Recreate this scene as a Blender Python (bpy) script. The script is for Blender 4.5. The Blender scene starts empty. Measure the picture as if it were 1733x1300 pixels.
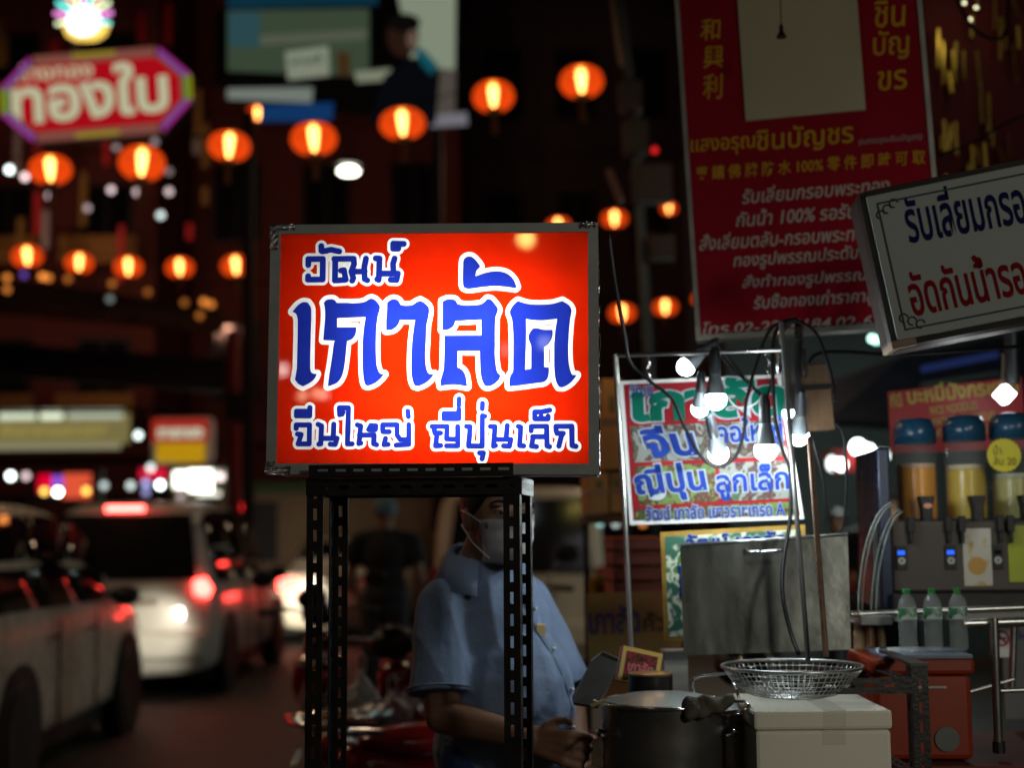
import bpy, bmesh, math, random
import numpy as np
from mathutils import Vector, Matrix, Euler
R = math.radians
random.seed(7)
sc = bpy.context.scene
col = sc.collection

# ------------------------------------------------------------------ camera, world, exposure
F = 2407.0                                   # focal length in photo pixels (50 mm on 36 mm, 1733 px)
CAM_H, PITCH, ROLL = 1.5, R(5.9), 0.010
cd = bpy.data.cameras.new('camera'); cam = bpy.data.objects.new('camera', cd); col.objects.link(cam)
cam.location = (0, 0, CAM_H)
cam.rotation_mode = 'QUATERNION'
cam.rotation_quaternion = (Euler((R(90) + PITCH, 0, 0)).to_matrix() @ Matrix.Rotation(-ROLL, 3, 'Z')).to_quaternion()
cd.lens = 50; cd.sensor_width = 36; cd.clip_end = 400; cd.clip_start = .05
cd.dof.use_dof = True; cd.dof.focus_distance = 2.72; cd.dof.aperture_fstop = 2.0; cd.dof.aperture_blades = 0
sc.camera = cam
CM = cam.rotation_quaternion.to_matrix()
def ray(px, py):
    return CM @ Vector(((px - 866.5) / F, -(py - 650) / F, -1))
def P(px, py, Y):
    d = ray(px, py); return Vector((0, 0, CAM_H)) + d * (Y / d.y)
def mpp(Y): return Y / F                      # metres per photo pixel at depth Y

w = bpy.data.worlds.new("World"); sc.world = w; w.use_nodes = True
wn = w.node_tree; bg = wn.nodes['Background']
sky = wn.nodes.new('ShaderNodeTexSky'); sky.sky_type = 'NISHITA'; sky.sun_disc = False
sky.sun_elevation = R(-4); sky.sun_rotation = R(200)
glow = wn.nodes.new('ShaderNodeMixRGB'); glow.blend_type = 'ADD'; glow.inputs[0].default_value = 1
glow.inputs[2].default_value = (1.0, .62, .5, 1)      # night sky glow of the city
wn.links.new(sky.outputs[0], glow.inputs[1]); wn.links.new(glow.outputs[0], bg.inputs[0])
bg.inputs[1].default_value = .006
sc.view_settings.view_transform = 'Standard'; sc.view_settings.look = 'None'
sc.view_settings.exposure = 0; sc.view_settings.gamma = 1
sc.render.engine = 'CYCLES'
cy = sc.cycles
cy.use_denoising = True; cy.sample_clamp_indirect = 3; cy.max_bounces = 8; cy.transparent_max_bounces = 16
cy.caustics_reflective = False; cy.caustics_refractive = False

def lamp(name, kind, loc, energy, color=(1, 1, 1), size=.1, to=None, spot=None, sy=None, parent=None, blend=.4):
    l = bpy.data.lights.new(name, kind); o = bpy.data.objects.new(name, l); col.objects.link(o)
    l.energy = energy; l.color = color; o.location = loc
    if kind == 'AREA':
        l.shape = 'RECTANGLE' if sy else 'DISK'; l.size = size
        if sy: l.size_y = sy
    else: l.shadow_soft_size = size
    if spot: l.spot_size = R(spot); l.spot_blend = blend
    if to is not None: o.rotation_euler = (Vector(to) - Vector(loc)).to_track_quat('-Z', 'Y').to_euler()
    if parent: o.parent = parent
    return o
# lamps of the stalls behind the photographer: what lights the fronts of the right-hand boxes and signs
lamp('stall_lamp', 'AREA', (2.6, -1.6, 2.9), 24, (1, .95, .84), .5, to=(1.0, 3.2, 1.2))
lamp('stall_lamp', 'SPOT', (1.55, .9, 1.75), 26, (1, .93, .76), .12, to=(1.15, 2.9, 1.05), spot=46, blend=.5)
lamp('stall_lamp', 'AREA', (-1.2, .2, 3.0), .6, (.86, .95, 1), .3, to=(-.2, 2.9, 1.5))
# lamps over the street
lamp('street_lamp_light', 'SPOT', (-5.5, 9, 6.5), 260, (1, .72, .42), .3, to=(-3.4, 9, 0), spot=110)
lamp('street_lamp_light', 'SPOT', (2, 20, 7), 330, (1, .7, .45), .3, to=(-1, 18, 0), spot=120)
lamp('street_lamp_light', 'SPOT', (-9, 22, 8), 230, (1, .45, .3), .3, to=(-8, 31, 4), spot=120)
lamp('street_lamp_light', 'SPOT', (3, 24, 8), 110, (1, .42, .3), .3, to=(2, 33, 5), spot=120)

# ------------------------------------------------------------------ helpers
def S(r, g, b):
    return tuple(((c / 255) / 12.92 if c <= 10 else ((c / 255 + .055) / 1.055) ** 2.4) for c in (r, g, b))
MATS = {}
def mat(name, c=(.5, .5, .5), rough=.5, metal=0, emit=None, es=1, noise=.25, nscale=8, bump=0, bscale=60, coat=0, trans=0, alpha=1,
        c2=None, thresh=None, spec=.5, ior=1.45, aniso=None):
    if name in MATS: return MATS[name]
    m = bpy.data.materials.new(name); m.use_nodes = True; nt = m.node_tree; b = nt.nodes['Principled BSDF']
    tc = nt.nodes.new('ShaderNodeTexCoord')
    n = nt.nodes.new('ShaderNodeTexNoise'); n.inputs['Scale'].default_value = nscale; n.inputs['Detail'].default_value = 6
    nt.links.new(tc.outputs['Object'], n.inputs['Vector'])
    if aniso:
        mp = nt.nodes.new('ShaderNodeMapping'); mp.inputs['Scale'].default_value = aniso
        nt.links.new(tc.outputs['Object'], mp.inputs[0]); nt.links.new(mp.outputs[0], n.inputs['Vector'])
    r = nt.nodes.new('ShaderNodeValToRGB')
    lo = c2 if c2 else tuple(x * (1 - noise) for x in c)
    a, z = thresh if thresh else (.3, .7)
    r.color_ramp.elements[0].position = a; r.color_ramp.elements[1].position = z
    r.color_ramp.elements[0].color = (*lo, 1); r.color_ramp.elements[1].color = (*c, 1)
    nt.links.new(n.outputs['Fac'], r.inputs[0]); nt.links.new(r.outputs[0], b.inputs['Base Color'])
    b.inputs['Roughness'].default_value = rough; b.inputs['Metallic'].default_value = metal
    b.inputs['Specular IOR Level'].default_value = spec; b.inputs['IOR'].default_value = ior
    rr = nt.nodes.new('ShaderNodeMapRange'); rr.inputs[3].default_value = max(0.02, rough * .8); rr.inputs[4].default_value = min(1, rough * 1.25 + .02)
    nt.links.new(n.outputs['Fac'], rr.inputs[0]); nt.links.new(rr.outputs[0], b.inputs['Roughness'])
    if coat: b.inputs['Coat Weight'].default_value = coat; b.inputs['Coat Roughness'].default_value = .05
    if trans: b.inputs['Transmission Weight'].default_value = trans
    if alpha < 1: b.inputs['Alpha'].default_value = alpha
    if emit: b.inputs['Emission Color'].default_value = (*emit, 1); b.inputs['Emission Strength'].default_value = es
    if bump:
        n2 = nt.nodes.new('ShaderNodeTexNoise'); n2.inputs['Scale'].default_value = bscale; n2.inputs['Detail'].default_value = 4
        nt.links.new(tc.outputs['Object'], n2.inputs['Vector'])
        bp = nt.nodes.new('ShaderNodeBump'); bp.inputs['Strength'].default_value = bump; bp.inputs['Distance'].default_value = .01
        nt.links.new(n2.outputs['Fac'], bp.inputs['Height']); nt.links.new(bp.outputs[0], b.inputs['Normal'])
    MATS[name] = m; return m
def glowmat(name, c, s):
    if name in MATS: return MATS[name]
    m = bpy.data.materials.new(name); m.use_nodes = True; nt = m.node_tree; nt.nodes.clear()
    e = nt.nodes.new('ShaderNodeEmission'); e.inputs[0].default_value = (*c, 1); e.inputs[1].default_value = s
    o = nt.nodes.new('ShaderNodeOutputMaterial'); nt.links.new(e.outputs[0], o.inputs[0]); MATS[name] = m; return m
def filmmat(name, c):
    """translucent printed film over an acrylic front, lit by the tubes inside the box"""
    m = bpy.data.materials.new(name); m.use_nodes = True; nt = m.node_tree; nt.nodes.clear()
    t = nt.nodes.new('ShaderNodeBsdfTranslucent')
    tc = nt.nodes.new('ShaderNodeTexCoord'); d1 = nt.nodes.new('ShaderNodeTexNoise'); d1.inputs['Scale'].default_value = 7; d1.inputs['Detail'].default_value = 8
    dr = nt.nodes.new('ShaderNodeValToRGB'); dr.color_ramp.elements[0].position = .3; dr.color_ramp.elements[1].position = .62
    dr.color_ramp.elements[0].color = (*[q * .72 for q in c], 1); dr.color_ramp.elements[1].color = (*c, 1)
    nt.links.new(tc.outputs['Object'], d1.inputs['Vector']); nt.links.new(d1.outputs['Fac'], dr.inputs[0]); nt.links.new(dr.outputs[0], t.inputs[0])
    g = nt.nodes.new('ShaderNodeBsdfGlossy'); g.inputs['Roughness'].default_value = .025
    n = nt.nodes.new('ShaderNodeTexNoise'); n.inputs['Scale'].default_value = 9
    bp = nt.nodes.new('ShaderNodeBump'); bp.inputs['Strength'].default_value = .008; nt.links.new(n.outputs['Fac'], bp.inputs['Height'])
    nt.links.new(bp.outputs[0], g.inputs['Normal'])
    mx = nt.nodes.new('ShaderNodeMixShader'); mx.inputs[0].default_value = .035
    o = nt.nodes.new('ShaderNodeOutputMaterial')
    nt.links.new(t.outputs[0], mx.inputs[1]); nt.links.new(g.outputs[0], mx.inputs[2]); nt.links.new(mx.outputs[0], o.inputs[0])
    MATS[name] = m; return m
def photomat(name, cols, scale=9, rough=.6):
    """printed picture of nuts and leaves: cells of several inks"""
    m = bpy.data.materials.new(name); m.use_nodes = True; nt = m.node_tree; b = nt.nodes['Principled BSDF']
    tc = nt.nodes.new('ShaderNodeTexCoord')
    n = nt.nodes.new('ShaderNodeTexNoise'); n.inputs['Scale'].default_value = scale; n.inputs['Detail'].default_value = 3; n.inputs['Distortion'].default_value = 1.5
    v = nt.nodes.new('ShaderNodeTexVoronoi'); v.inputs['Scale'].default_value = scale * 3
    nt.links.new(tc.outputs['Object'], n.inputs['Vector']); nt.links.new(tc.outputs['Object'], v.inputs['Vector'])
    r = nt.nodes.new('ShaderNodeValToRGB'); r.color_ramp.interpolation = 'EASE'
    while len(r.color_ramp.elements) < len(cols): r.color_ramp.elements.new(.5)
    for i, c in enumerate(cols):
        r.color_ramp.elements[i].position = .3 + .4 * i / (len(cols) - 1); r.color_ramp.elements[i].color = (*c, 1)
    mx = nt.nodes.new('ShaderNodeMath'); mx.operation = 'MULTIPLY_ADD'; mx.inputs[1].default_value = .25
    nt.links.new(v.outputs['Distance'], mx.inputs[0]); nt.links.new(n.outputs['Fac'], mx.inputs[2])
    nt.links.new(mx.outputs[0], r.inputs[0]); nt.links.new(r.outputs[0], b.inputs['Base Color'])
    b.inputs['Roughness'].default_value = rough; b.inputs['Specular IOR Level'].default_value = .25
    MATS[name] = m; return m

class MB:
    def __init__(s, M=None): s.v = []; s.f = []; s.M = M or Matrix()
    def add(s, vs, fs):
        k = len(s.v); s.v += [s.M @ Vector(q) for q in vs]; s.f += [tuple(i + k for i in f) for f in fs]; return s
    def box(s, x0, x1, y0, y1, z0, z1):
        return s.add([(x0, y0, z0), (x1, y0, z0), (x1, y1, z0), (x0, y1, z0), (x0, y0, z1), (x1, y0, z1), (x1, y1, z1), (x0, y1, z1)],
                     [(0, 3, 2, 1), (4, 5, 6, 7), (0, 1, 5, 4), (1, 2, 6, 5), (2, 3, 7, 6), (3, 0, 4, 7)])
    def bar(s, a, b, wx, wy, up=(0, 0, 1)):
        a, b = Vector(a), Vector(b); d = (b - a).normalized(); u = Vector(up)
        if abs(d.dot(u)) > .95: u = Vector((0, 1, 0))
        x = d.cross(u).normalized(); y = x.cross(d).normalized()
        vs = [p + x * (i * wx / 2) + y * (j * wy / 2) for p in (a, b) for i, j in ((-1, -1), (1, -1), (1, 1), (-1, 1))]
        return s.add(vs, [(0, 3, 2, 1), (4, 5, 6, 7), (0, 1, 5, 4), (1, 2, 6, 5), (2, 3, 7, 6), (3, 0, 4, 7)])
    def tube(s, pts, r, n=8, closed=False):
        pts = [Vector(p) for p in pts]; m = len(pts); rs = r if isinstance(r, (list, tuple)) else [r] * m
        vs = []; prev = None
        for i, p in enumerate(pts):
            if closed: d = pts[(i + 1) % m] - pts[i - 1]
            else: d = pts[min(i + 1, m - 1)] - pts[max(i - 1, 0)]
            d = d.normalized() if d.length > 1e-9 else Vector((0, 0, 1))
            if prev is None:
                u = Vector((0, 0, 1)) if abs(d.z) < .9 else Vector((0, 1, 0)); x = d.cross(u).normalized()
            else:
                x = (prev - d * prev.dot(d)).normalized()
            prev = x; y = d.cross(x)
            for k in range(n):
                a = 2 * math.pi * k / n; vs.append(p + (x * math.cos(a) + y * math.sin(a)) * rs[i])
        fs = []
        for i in range(m if closed else m - 1):
            j = (i + 1) % m
            for k in range(n): fs.append((i * n + k, i * n + (k + 1) % n, j * n + (k + 1) % n, j * n + k))
        if not closed: fs += [tuple(range(n))[::-1], tuple((m - 1) * n + k for k in range(n))]
        return s.add(vs, fs)
    def lathe(s, prof, c=(0, 0, 0), n=24, rx=1, ry=1, caps=True):
        vs = []; fs = []; m = len(prof)
        for r, z in prof:
            for k in range(n):
                a = 2 * math.pi * k / n; vs.append((c[0] + r * rx * math.cos(a), c[1] + r * ry * math.sin(a), c[2] + z))
        for i in range(m - 1):
            for k in range(n): fs.append((i * n + k, i * n + (k + 1) % n, (i + 1) * n + (k + 1) % n, (i + 1) * n + k))
        if caps: fs += [tuple(range(n))[::-1], tuple((m - 1) * n + k for k in range(n))]
        return s.add(vs, fs)
    def ball(s, c, r, n=16, m=10):
        r = r if isinstance(r, (tuple, list)) else (r, r, r)
        vs = []; fs = []
        for i in range(m + 1):
            t = math.pi * i / m
            for k in range(n):
                a = 2 * math.pi * k / n
                vs.append((c[0] + r[0] * math.sin(t) * math.cos(a), c[1] + r[1] * math.sin(t) * math.sin(a), c[2] - r[2] * math.cos(t)))
        for i in range(m):
            for k in range(n): fs.append((i * n + k, i * n + (k + 1) % n, (i + 1) * n + (k + 1) % n, (i + 1) * n + k))
        return s.add(vs, fs)
    def cap(s, a, b, ra, rb, n=14):
        """tapered capsule"""
        a, b = Vector(a), Vector(b); s.ball(a, ra, n, 8); s.ball(b, rb, n, 8)
        d = (b - a).normalized(); return s.tube([a, b], [ra * .995, rb * .995], n)
    def prism(s, poly, y0, y1):
        n = len(poly)
        vs = [(x, y0, z) for x, z in poly] + [(x, y1, z) for x, z in poly]
        fs = [tuple(range(n)), tuple(range(n, 2 * n))[::-1]] + [(i, n + i, n + (i + 1) % n, (i + 1) % n) for i in range(n)]
        return s.add(vs, fs)
def prop(o, label=None, cat=None, group=None, kind=None):
    for k, v in (('label', label), ('category', cat), ('group', group), ('kind', kind)):
        if v: o[k] = v
    return o
def thing(name, label, cat, loc=(0, 0, 0), rot=(0, 0, 0), group=None):
    o = bpy.data.objects.new(name, None); col.objects.link(o); o.location = loc; o.rotation_euler = rot
    o.empty_display_size = .05
    return prop(o, label, cat, group)
def MX(o):
    return Matrix.Translation(o.location) @ o.rotation_euler.to_matrix().to_4x4()
def mk(name, mb, m, parent=None, world=False, smooth=False, bevel=0, label=None, solid=0, fix=True):
    vs = mb.v
    if world and parent is not None:
        inv = MX(parent).inverted(); vs = [inv @ v for v in vs]
    me = bpy.data.meshes.new(name); me.from_pydata([tuple(v) for v in vs], [], mb.f)
    if fix:
        bm = bmesh.new(); bm.from_mesh(me); bmesh.ops.remove_doubles(bm, verts=bm.verts, dist=1e-5)
        bmesh.ops.recalc_face_normals(bm, faces=bm.faces); bm.to_mesh(me); bm.free()
    if smooth:
        me.shade_smooth()
        if smooth != 'all': me.set_sharp_from_angle(angle=R(40))
    me.materials.append(m)
    o = bpy.data.objects.new(name, me); col.objects.link(o)
    if parent is not None: o.parent = parent
    if bevel:
        b = o.modifiers.new('bevel', 'BEVEL'); b.width = bevel; b.segments = 2; b.limit_method = 'ANGLE'; b.angle_limit = R(40)
    if solid:
        b = o.modifiers.new('solid', 'SOLIDIFY'); b.thickness = solid
    if label: o['label'] = label
    return o
def mesh_eval(o):
    dg = bpy.context.evaluated_depsgraph_get(); return bpy.data.meshes.new_from_object(o.evaluated_get(dg))
def blob(name, mb, m, parent=None, voxel=.01, smooth=6, world=False, disp=None):
    """melt overlapping shapes into one continuous surface"""
    vs = mb.v
    if world and parent is not None:
        inv = MX(parent).inverted(); vs = [inv @ v for v in vs]
    me = bpy.data.meshes.new(name); me.from_pydata([tuple(v) for v in vs], [], mb.f)
    o = bpy.data.objects.new(name, me); col.objects.link(o)
    r = o.modifiers.new('r', 'REMESH'); r.mode = 'VOXEL'; r.voxel_size = voxel
    if smooth: q = o.modifiers.new('s', 'SMOOTH'); q.iterations = smooth; q.factor = .5
    bpy.context.view_layer.update()
    me2 = mesh_eval(o); bpy.data.objects.remove(o)
    if disp:
        nv = len(me2.vertices); co = np.empty(nv * 3, 'f'); no = np.empty(nv * 3, 'f')
        me2.vertices.foreach_get('co', co); me2.vertices.foreach_get('normal', no); co = co.reshape(-1, 3); no = no.reshape(-1, 3)
        dd = np.array([disp(Vector(c)) for c in co], 'f'); me2.vertices.foreach_set('co', (co + no * dd[:, None]).ravel()); me2.update()
    me2.shade_smooth(); me2.materials.clear(); me2.materials.append(m); me2.name = name
    o = bpy.data.objects.new(name, me2); col.objects.link(o)
    if parent is not None: o.parent = parent
    return o
def copy_tree(o, parent=None):
    c = o.copy(); col.objects.link(c)
    if parent is not None: c.parent = parent
    for ch in list(o.children): copy_tree(ch, c)
    return c
# lettering -------------------------------------------------------------------
_tc = {}
def glyphs(body, bold=0.0, shear=0.0):
    k = (body, bold, shear)
    if k in _tc: return _tc[k]
    c = bpy.data.curves.new('t', 'FONT'); c.body = body; c.offset = bold; c.shear = shear; c.resolution_u = 3
    c.fill_mode = 'FRONT'; c.dimensions = '2D'
    o = bpy.data.objects.new('t', c); col.objects.link(o); bpy.context.view_layer.update()
    me = mesh_eval(o); bpy.data.objects.remove(o)
    vs = [(v.co.x, v.co.y) for v in me.vertices]; fs = [tuple(p.vertices) for p in me.polygons]
    _tc[k] = (vs, fs); return _tc[k]
def board_local(root, px, py, off=0.0):
    """where the sight line of a photo pixel meets the board's front plane, in the board's own coordinates"""
    M = MX(root); inv = M.inverted(); o = inv @ Vector((0, 0, CAM_H)); d = inv.to_3x3() @ ray(px, py)
    t = (off - o.y) / d.y; p = o + d * t; return p
def write(root, name, body, m, a, b, h, bold=.0, shear=0.0, off=-.001, outline=None, label=None):
    """text whose box runs from photo point a (lower left) to b (lower right), h px tall, on the board's front"""
    A = board_local(root, *a); B = board_local(root, *b); T = board_local(root, a[0], a[1] - h)
    u = Vector((B.x - A.x, 0, B.z - A.z)); hh = abs(T.z - A.z)
    vs, fs = glyphs(body, 0, shear)
    xs = [v[0] for v in vs]; ys = [v[1] for v in vs]; x0, x1, y0, y1 = min(xs), max(xs), min(ys), max(ys)
    def build(bo, o2, mm, nm):
        V, Fc = glyphs(body, bo, shear)
        mb = MB()
        nrm = Vector((-u.z, 0, u.x)).normalized()
        mb.add([A + u * ((x - x0) / (x1 - x0)) + nrm * (hh * (y - y0) / (y1 - y0)) + Vector((0, o2, 0)) for x, y in V], Fc)
        return mk(nm, mb, mm, root, fix=False)
    if outline: build(outline[0], off, outline[1], name + '_outline')
    return build(bold, off - (.0008 if outline else 0), m, name)
def quad_on(root, name, m, corners, off=-.0006, thick=.0):
    """flat patch on a board given by photo corners"""
    pts = [board_local(root, *c) for c in corners]
    mb = MB()
    if thick: mb.prism([(p.x, p.z) for p in pts], off - thick, off)
    else: mb.add([(p.x, off, p.z) for p in pts], [tuple(range(len(pts)))])
    return mk(name, mb, m, root, fix=bool(thick))

# ------------------------------------------------------------------ common materials
M_black = mat('black_paint', (.008, .0075, .008), .5, nscale=30, bump=.1)
M_blackmetal = mat('painted_steel', (.035, .033, .032), .38, .4, nscale=25, noise=.5, bump=.12, bscale=120)
M_alu = mat('grey_aluminium', (.46, .49, .45), .55, .1, nscale=20, noise=.15)
M_steel = mat('stainless_steel', (.5, .52, .5), .28, .95, nscale=6, noise=.25, bump=.05, bscale=30)
M_brushed = mat('brushed_steel', (.2, .215, .2), .27, .95, nscale=4, noise=.45, aniso=(5, 1, 1.6), bump=.12, bscale=14)
M_chrome = mat('chrome', (.75, .76, .76), .12, 1, noise=.1)
M_foil = mat('foil_tape', (.75, .72, .7), .16, 1, noise=.3, nscale=60, bump=1.0, bscale=55)
M_rubber = mat('black_rubber', (.01, .01, .01), .55, noise=.3)
M_cable = mat('cable_sheath', (.004, .004, .0045), .5, noise=.2, spec=.2)
M_glass = mat('dark_glass', (.006, .006, .007), .06, noise=.1, spec=.8)
M_card = mat('cardboard', (.5, .3, .13), .8, noise=.25, nscale=5)
M_white = mat('white_plastic', (.75, .76, .74), .4, noise=.08)
M_wood = mat('old_wood', (.16, .09, .045), .75, noise=.5, nscale=6, aniso=(6, 6, 1), bump=.2)

# ------------------------------------------------------------------ ground
g = MB().add([(-60, -20, 0), (60, -20, 0), (60, 120, 0), (-60, 120, 0)], [(0, 1, 2, 3)])
o = mk('road', g, mat('asphalt', (.05, .042, .036), .62, noise=.5, nscale=3, bump=.5, bscale=90)); prop(o, kind='structure')
g = MB().box(-.75, 30, -8, 9.5, .004, .13)
o = mk('pavement', g, mat('paving', (.12, .1, .085), .6, noise=.4, nscale=4, bump=.4, bscale=40), bevel=.01); prop(o, kind='structure')
for x in (-5.0,):
    mb = MB()
    for k in range(7): mb.add([(x - .06, 6 + k * 4, .004), (x + .06, 6 + k * 4, .004), (x + .06, 8 + k * 4, .004), (x - .06, 8 + k * 4, .004)], [(0, 1, 2, 3)])
    prop(mk('lane_marking', mb, mat('road_paint', (.5, .48, .42), .6, noise=.4, nscale=20)), kind='structure')

# ------------------------------------------------------------------ main illuminated sign
YS = 2.72
def Zc(x, y):  # tracing units -> photo pixels
    return (440 + x / 5.416, 360 + y / 5.416)
BIG = [
 [(290,910),(340,850),(390,820),(430,825),(460,870),(465,920),(463,1191),(463,1421),(470,1460),(490,1480),(525,1483),(510,1520),(470,1560),(400,1597),(360,1575),(325,1535),(335,1480),(342,1420),(342,1000),(335,955),(320,925)],
 [(580,830),(600,805),(640,795),(675,800),(700,830),(760,832),(900,832),(960,820),(1000,795),(1020,790),(1060,810),(1095,855),(1100,880),(1080,960),(1070,1050),(1065,1191),(1068,1300),(1075,1400),(1090,1450),(1110,1480),(1145,1487),(1110,1530),(1060,1570),(1000,1592),(975,1585),(960,1540),(950,1450),(945,1300),(945,1191),(955,1060),(968,960),(705,970),(705,1055),(885,1055),(880,1110),(860,1150),(835,1170),(800,1180),(790,1300),(780,1400),(770,1460),(755,1510),(720,1560),(670,1585),(630,1597),(640,1500),(655,1400),(668,1300),(680,1200),(690,1178),(580,1172),(590,1050),(595,950),(590,870)],
 [(1165,830),(1200,802),(1240,798),(1270,815),(1290,850),(1340,858),(1400,850),(1430,830),(1470,812),(1510,835),(1550,880),(1550,940),(1530,1040),(1525,1191),(1520,1300),(1525,1400),(1540,1460),(1560,1485),(1605,1490),(1570,1530),(1530,1565),(1460,1597),(1425,1590),(1405,1540),(1395,1450),(1395,1300),(1400,1191),(1410,1090),(1425,990),(1285,990),(1270,1030),(1245,1060),(1210,1080),(1160,1085),(1158,1000),(1165,900)],
 [(1676,820),(1720,802),(1770,802),(1797,815),(1812,845),(1870,858),(1950,858),(2020,850),(2055,830),(2085,800),(2115,805),(2150,840),(2183,890),(2178,920),(2160,980),(2158,1191),(2155,1300),(2165,1400),(2180,1470),(2210,1500),(2195,1540),(2150,1580),(2100,1600),(2065,1590),(2040,1540),(2025,1450),(2020,1276),(1816,1276),(1816,1425),(1860,1450),(1890,1500),(1905,1600),(1790,1583),(1666,1595),(1662,1550),(1686,1460),(1692,1430),(1696,1135),(2031,1135),(2031,990),(1796,1000),(1775,1050),(1740,1075),(1710,1083),(1676,1083)],
 [(1862,500),(1866,440),(1890,412),(1920,405),(1950,415),(1990,455),(2018,495),(2017,505),(1985,540),(1975,590),(2060,560),(2150,545),(2220,550),(2280,575),(2330,630),(2353,690),(2340,702),(2270,690),(2150,680),(2030,690),(1960,700),(1900,702),(1870,690),(1862,660)],
 [(2366,820),(2450,845),(2560,855),(2680,848),(2730,835),(2770,822),(2830,860),(2855,905),(2855,920),(2840,1000),(2825,1191),(2825,1350),(2835,1430),(2850,1480),(2860,1497),(2900,1500),(2880,1530),(2830,1580),(2770,1610),(2740,1605),(2715,1560),(2700,1450),(2700,1191),(2710,1080),(2725,985),(2600,998),(2500,995),(2440,985),(2442,1100),(2437,1300),(2432,1450),(2487,1440),(2487,1230),(2475,1200),(2462,1150),(2476,1110),(2500,1075),(2540,1070),(2600,1085),(2683,1085),(2680,1150),(2650,1210),(2606,1245),(2606,1425),(2650,1430),(2645,1500),(2630,1540),(2600,1562),(2560,1568),(2400,1590),(2290,1602),(2290,1550),(2300,1500),(2320,1470),(2325,1430),(2325,1191),(2320,1050),(2310,980),(2295,940),(2295,905),(2330,850)],
]
def off(lst, dx, dy, r): return [([(x + dx, y + dy) for x, y in l], r) for l in lst]
STR = off([
 [(430,475),(430,420),(565,420),(565,612),(430,612),(430,580)],
 [(548,300),(550,345),(600,345)], [(560,350),(640,335),(715,352)],
 [(670,420),(850,420),(855,470),(830,540),(850,600),(840,625)], [(680,420),(680,622),(780,615),(762,525),(735,530)],
 [(835,540),(955,540)], [(965,420),(950,500),(955,610),(980,622)],
 [(1055,418),(1090,420),(1085,620),(1070,612)], [(1090,560),(1262,560),(1250,622),(1195,618)], [(1230,420),(1215,470),(1222,560)],
 [(1215,315),(1215,282),(1312,285)], [(1215,330),(1262,330),(1262,312)]], 0, 0, 27)
STR += off([
 [(345,790),(345,757),(467,757),(467,930),(365,930),(392,845),(358,840)],
 [(345,635),(345,675),(467,675),(467,600)], [(345,633),(465,633)],
 [(545,752),(577,765),(573,930),(555,932)], [(575,880),(722,880),(705,935),(660,932)], [(690,752),(685,880)],
 [(742,665),(738,602),(822,602),(818,930),(860,930)], [(765,660),(772,640)],
 [(905,757),(937,767),(922,928),(940,922)], [(925,850),(1060,850),(1058,930),(1085,938)], [(1010,800),(1030,762),(1075,765),(1072,800),(1012,800)],
 [(1140,820),(1138,757),(1270,757),(1270,850),(1300,890),(1375,890)], [(1145,820),(1200,820)], [(1165,880),(1152,938),(1190,935)],
 [(1375,755),(1378,935),(1262,942)], [(1365,632),(1372,685)]], 0, 1191.5, 23)
STR += off([
 [(72,772),(208,772),(205,885),(300,890)], [(90,790),(98,832),(150,832)], [(118,840),(105,948),(152,945)], [(205,948),(308,948),(305,772)],
 [(180,655),(180,702),(315,702),(315,615)], [(180,655),(310,655)], [(318,522),(315,580)],
 [(385,772),(418,775),(405,950),(528,950),(530,675),(552,680)], [(530,562),(528,612)], [(505,1012),(540,1012),(528,1065)],
 [(602,772),(645,775),(630,950),(650,945)], [(640,890),(788,890),(775,952),(722,948)], [(755,765),(745,890)],
 [(855,772),(877,780),(868,945),(905,948)], [(972,812),(972,772),(1112,772),(1115,948),(1138,955)], [(985,865),(1110,865)], [(990,870),(975,950),(1020,955)],
 [(1003,702),(1003,642),(1060,642),(1140,625)], [(1005,704),(1125,704),(1125,680)], [(1062,704),(1062,682)],
 [(1197,812),(1195,772),(1338,772),(1342,945),(1375,952)], [(1205,835),(1262,835),(1245,860),(1222,950)]], 1516.5, 1191.5, 23.5)
def smooth_poly(p):
    out = []; n = len(p)
    for i in range(n):
        p0, p1, p2, p3 = (np.array(p[(i + k) % n], float) for k in (-1, 0, 1, 2))
        a = p1 - p0; b = p2 - p1; c = p3 - p2
        def ang(u, v): return math.acos(max(-1, min(1, float(u @ v) / (np.linalg.norm(u) * np.linalg.norm(v) + 1e-9))))
        t1 = (p2 - p0) / 2 if ang(a, b) < R(48) else b * .5
        t2 = (p3 - p1) / 2 if ang(b, c) < R(48) else b * .5
        L = np.linalg.norm(b); t1 = t1 / (np.linalg.norm(t1) + 1e-9) * L; t2 = t2 / (np.linalg.norm(t2) + 1e-9) * L
        for s_ in ((0,) if L < 25 else (0, .33, .66)):
            h = (2*s_**3 - 3*s_**2 + 1) * p1 + (s_**3 - 2*s_**2 + s_) * t1 + (-2*s_**3 + 3*s_**2) * p2 + (s_**3 - s_**2) * t2
            out.append(tuple(h))
    return out
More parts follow.
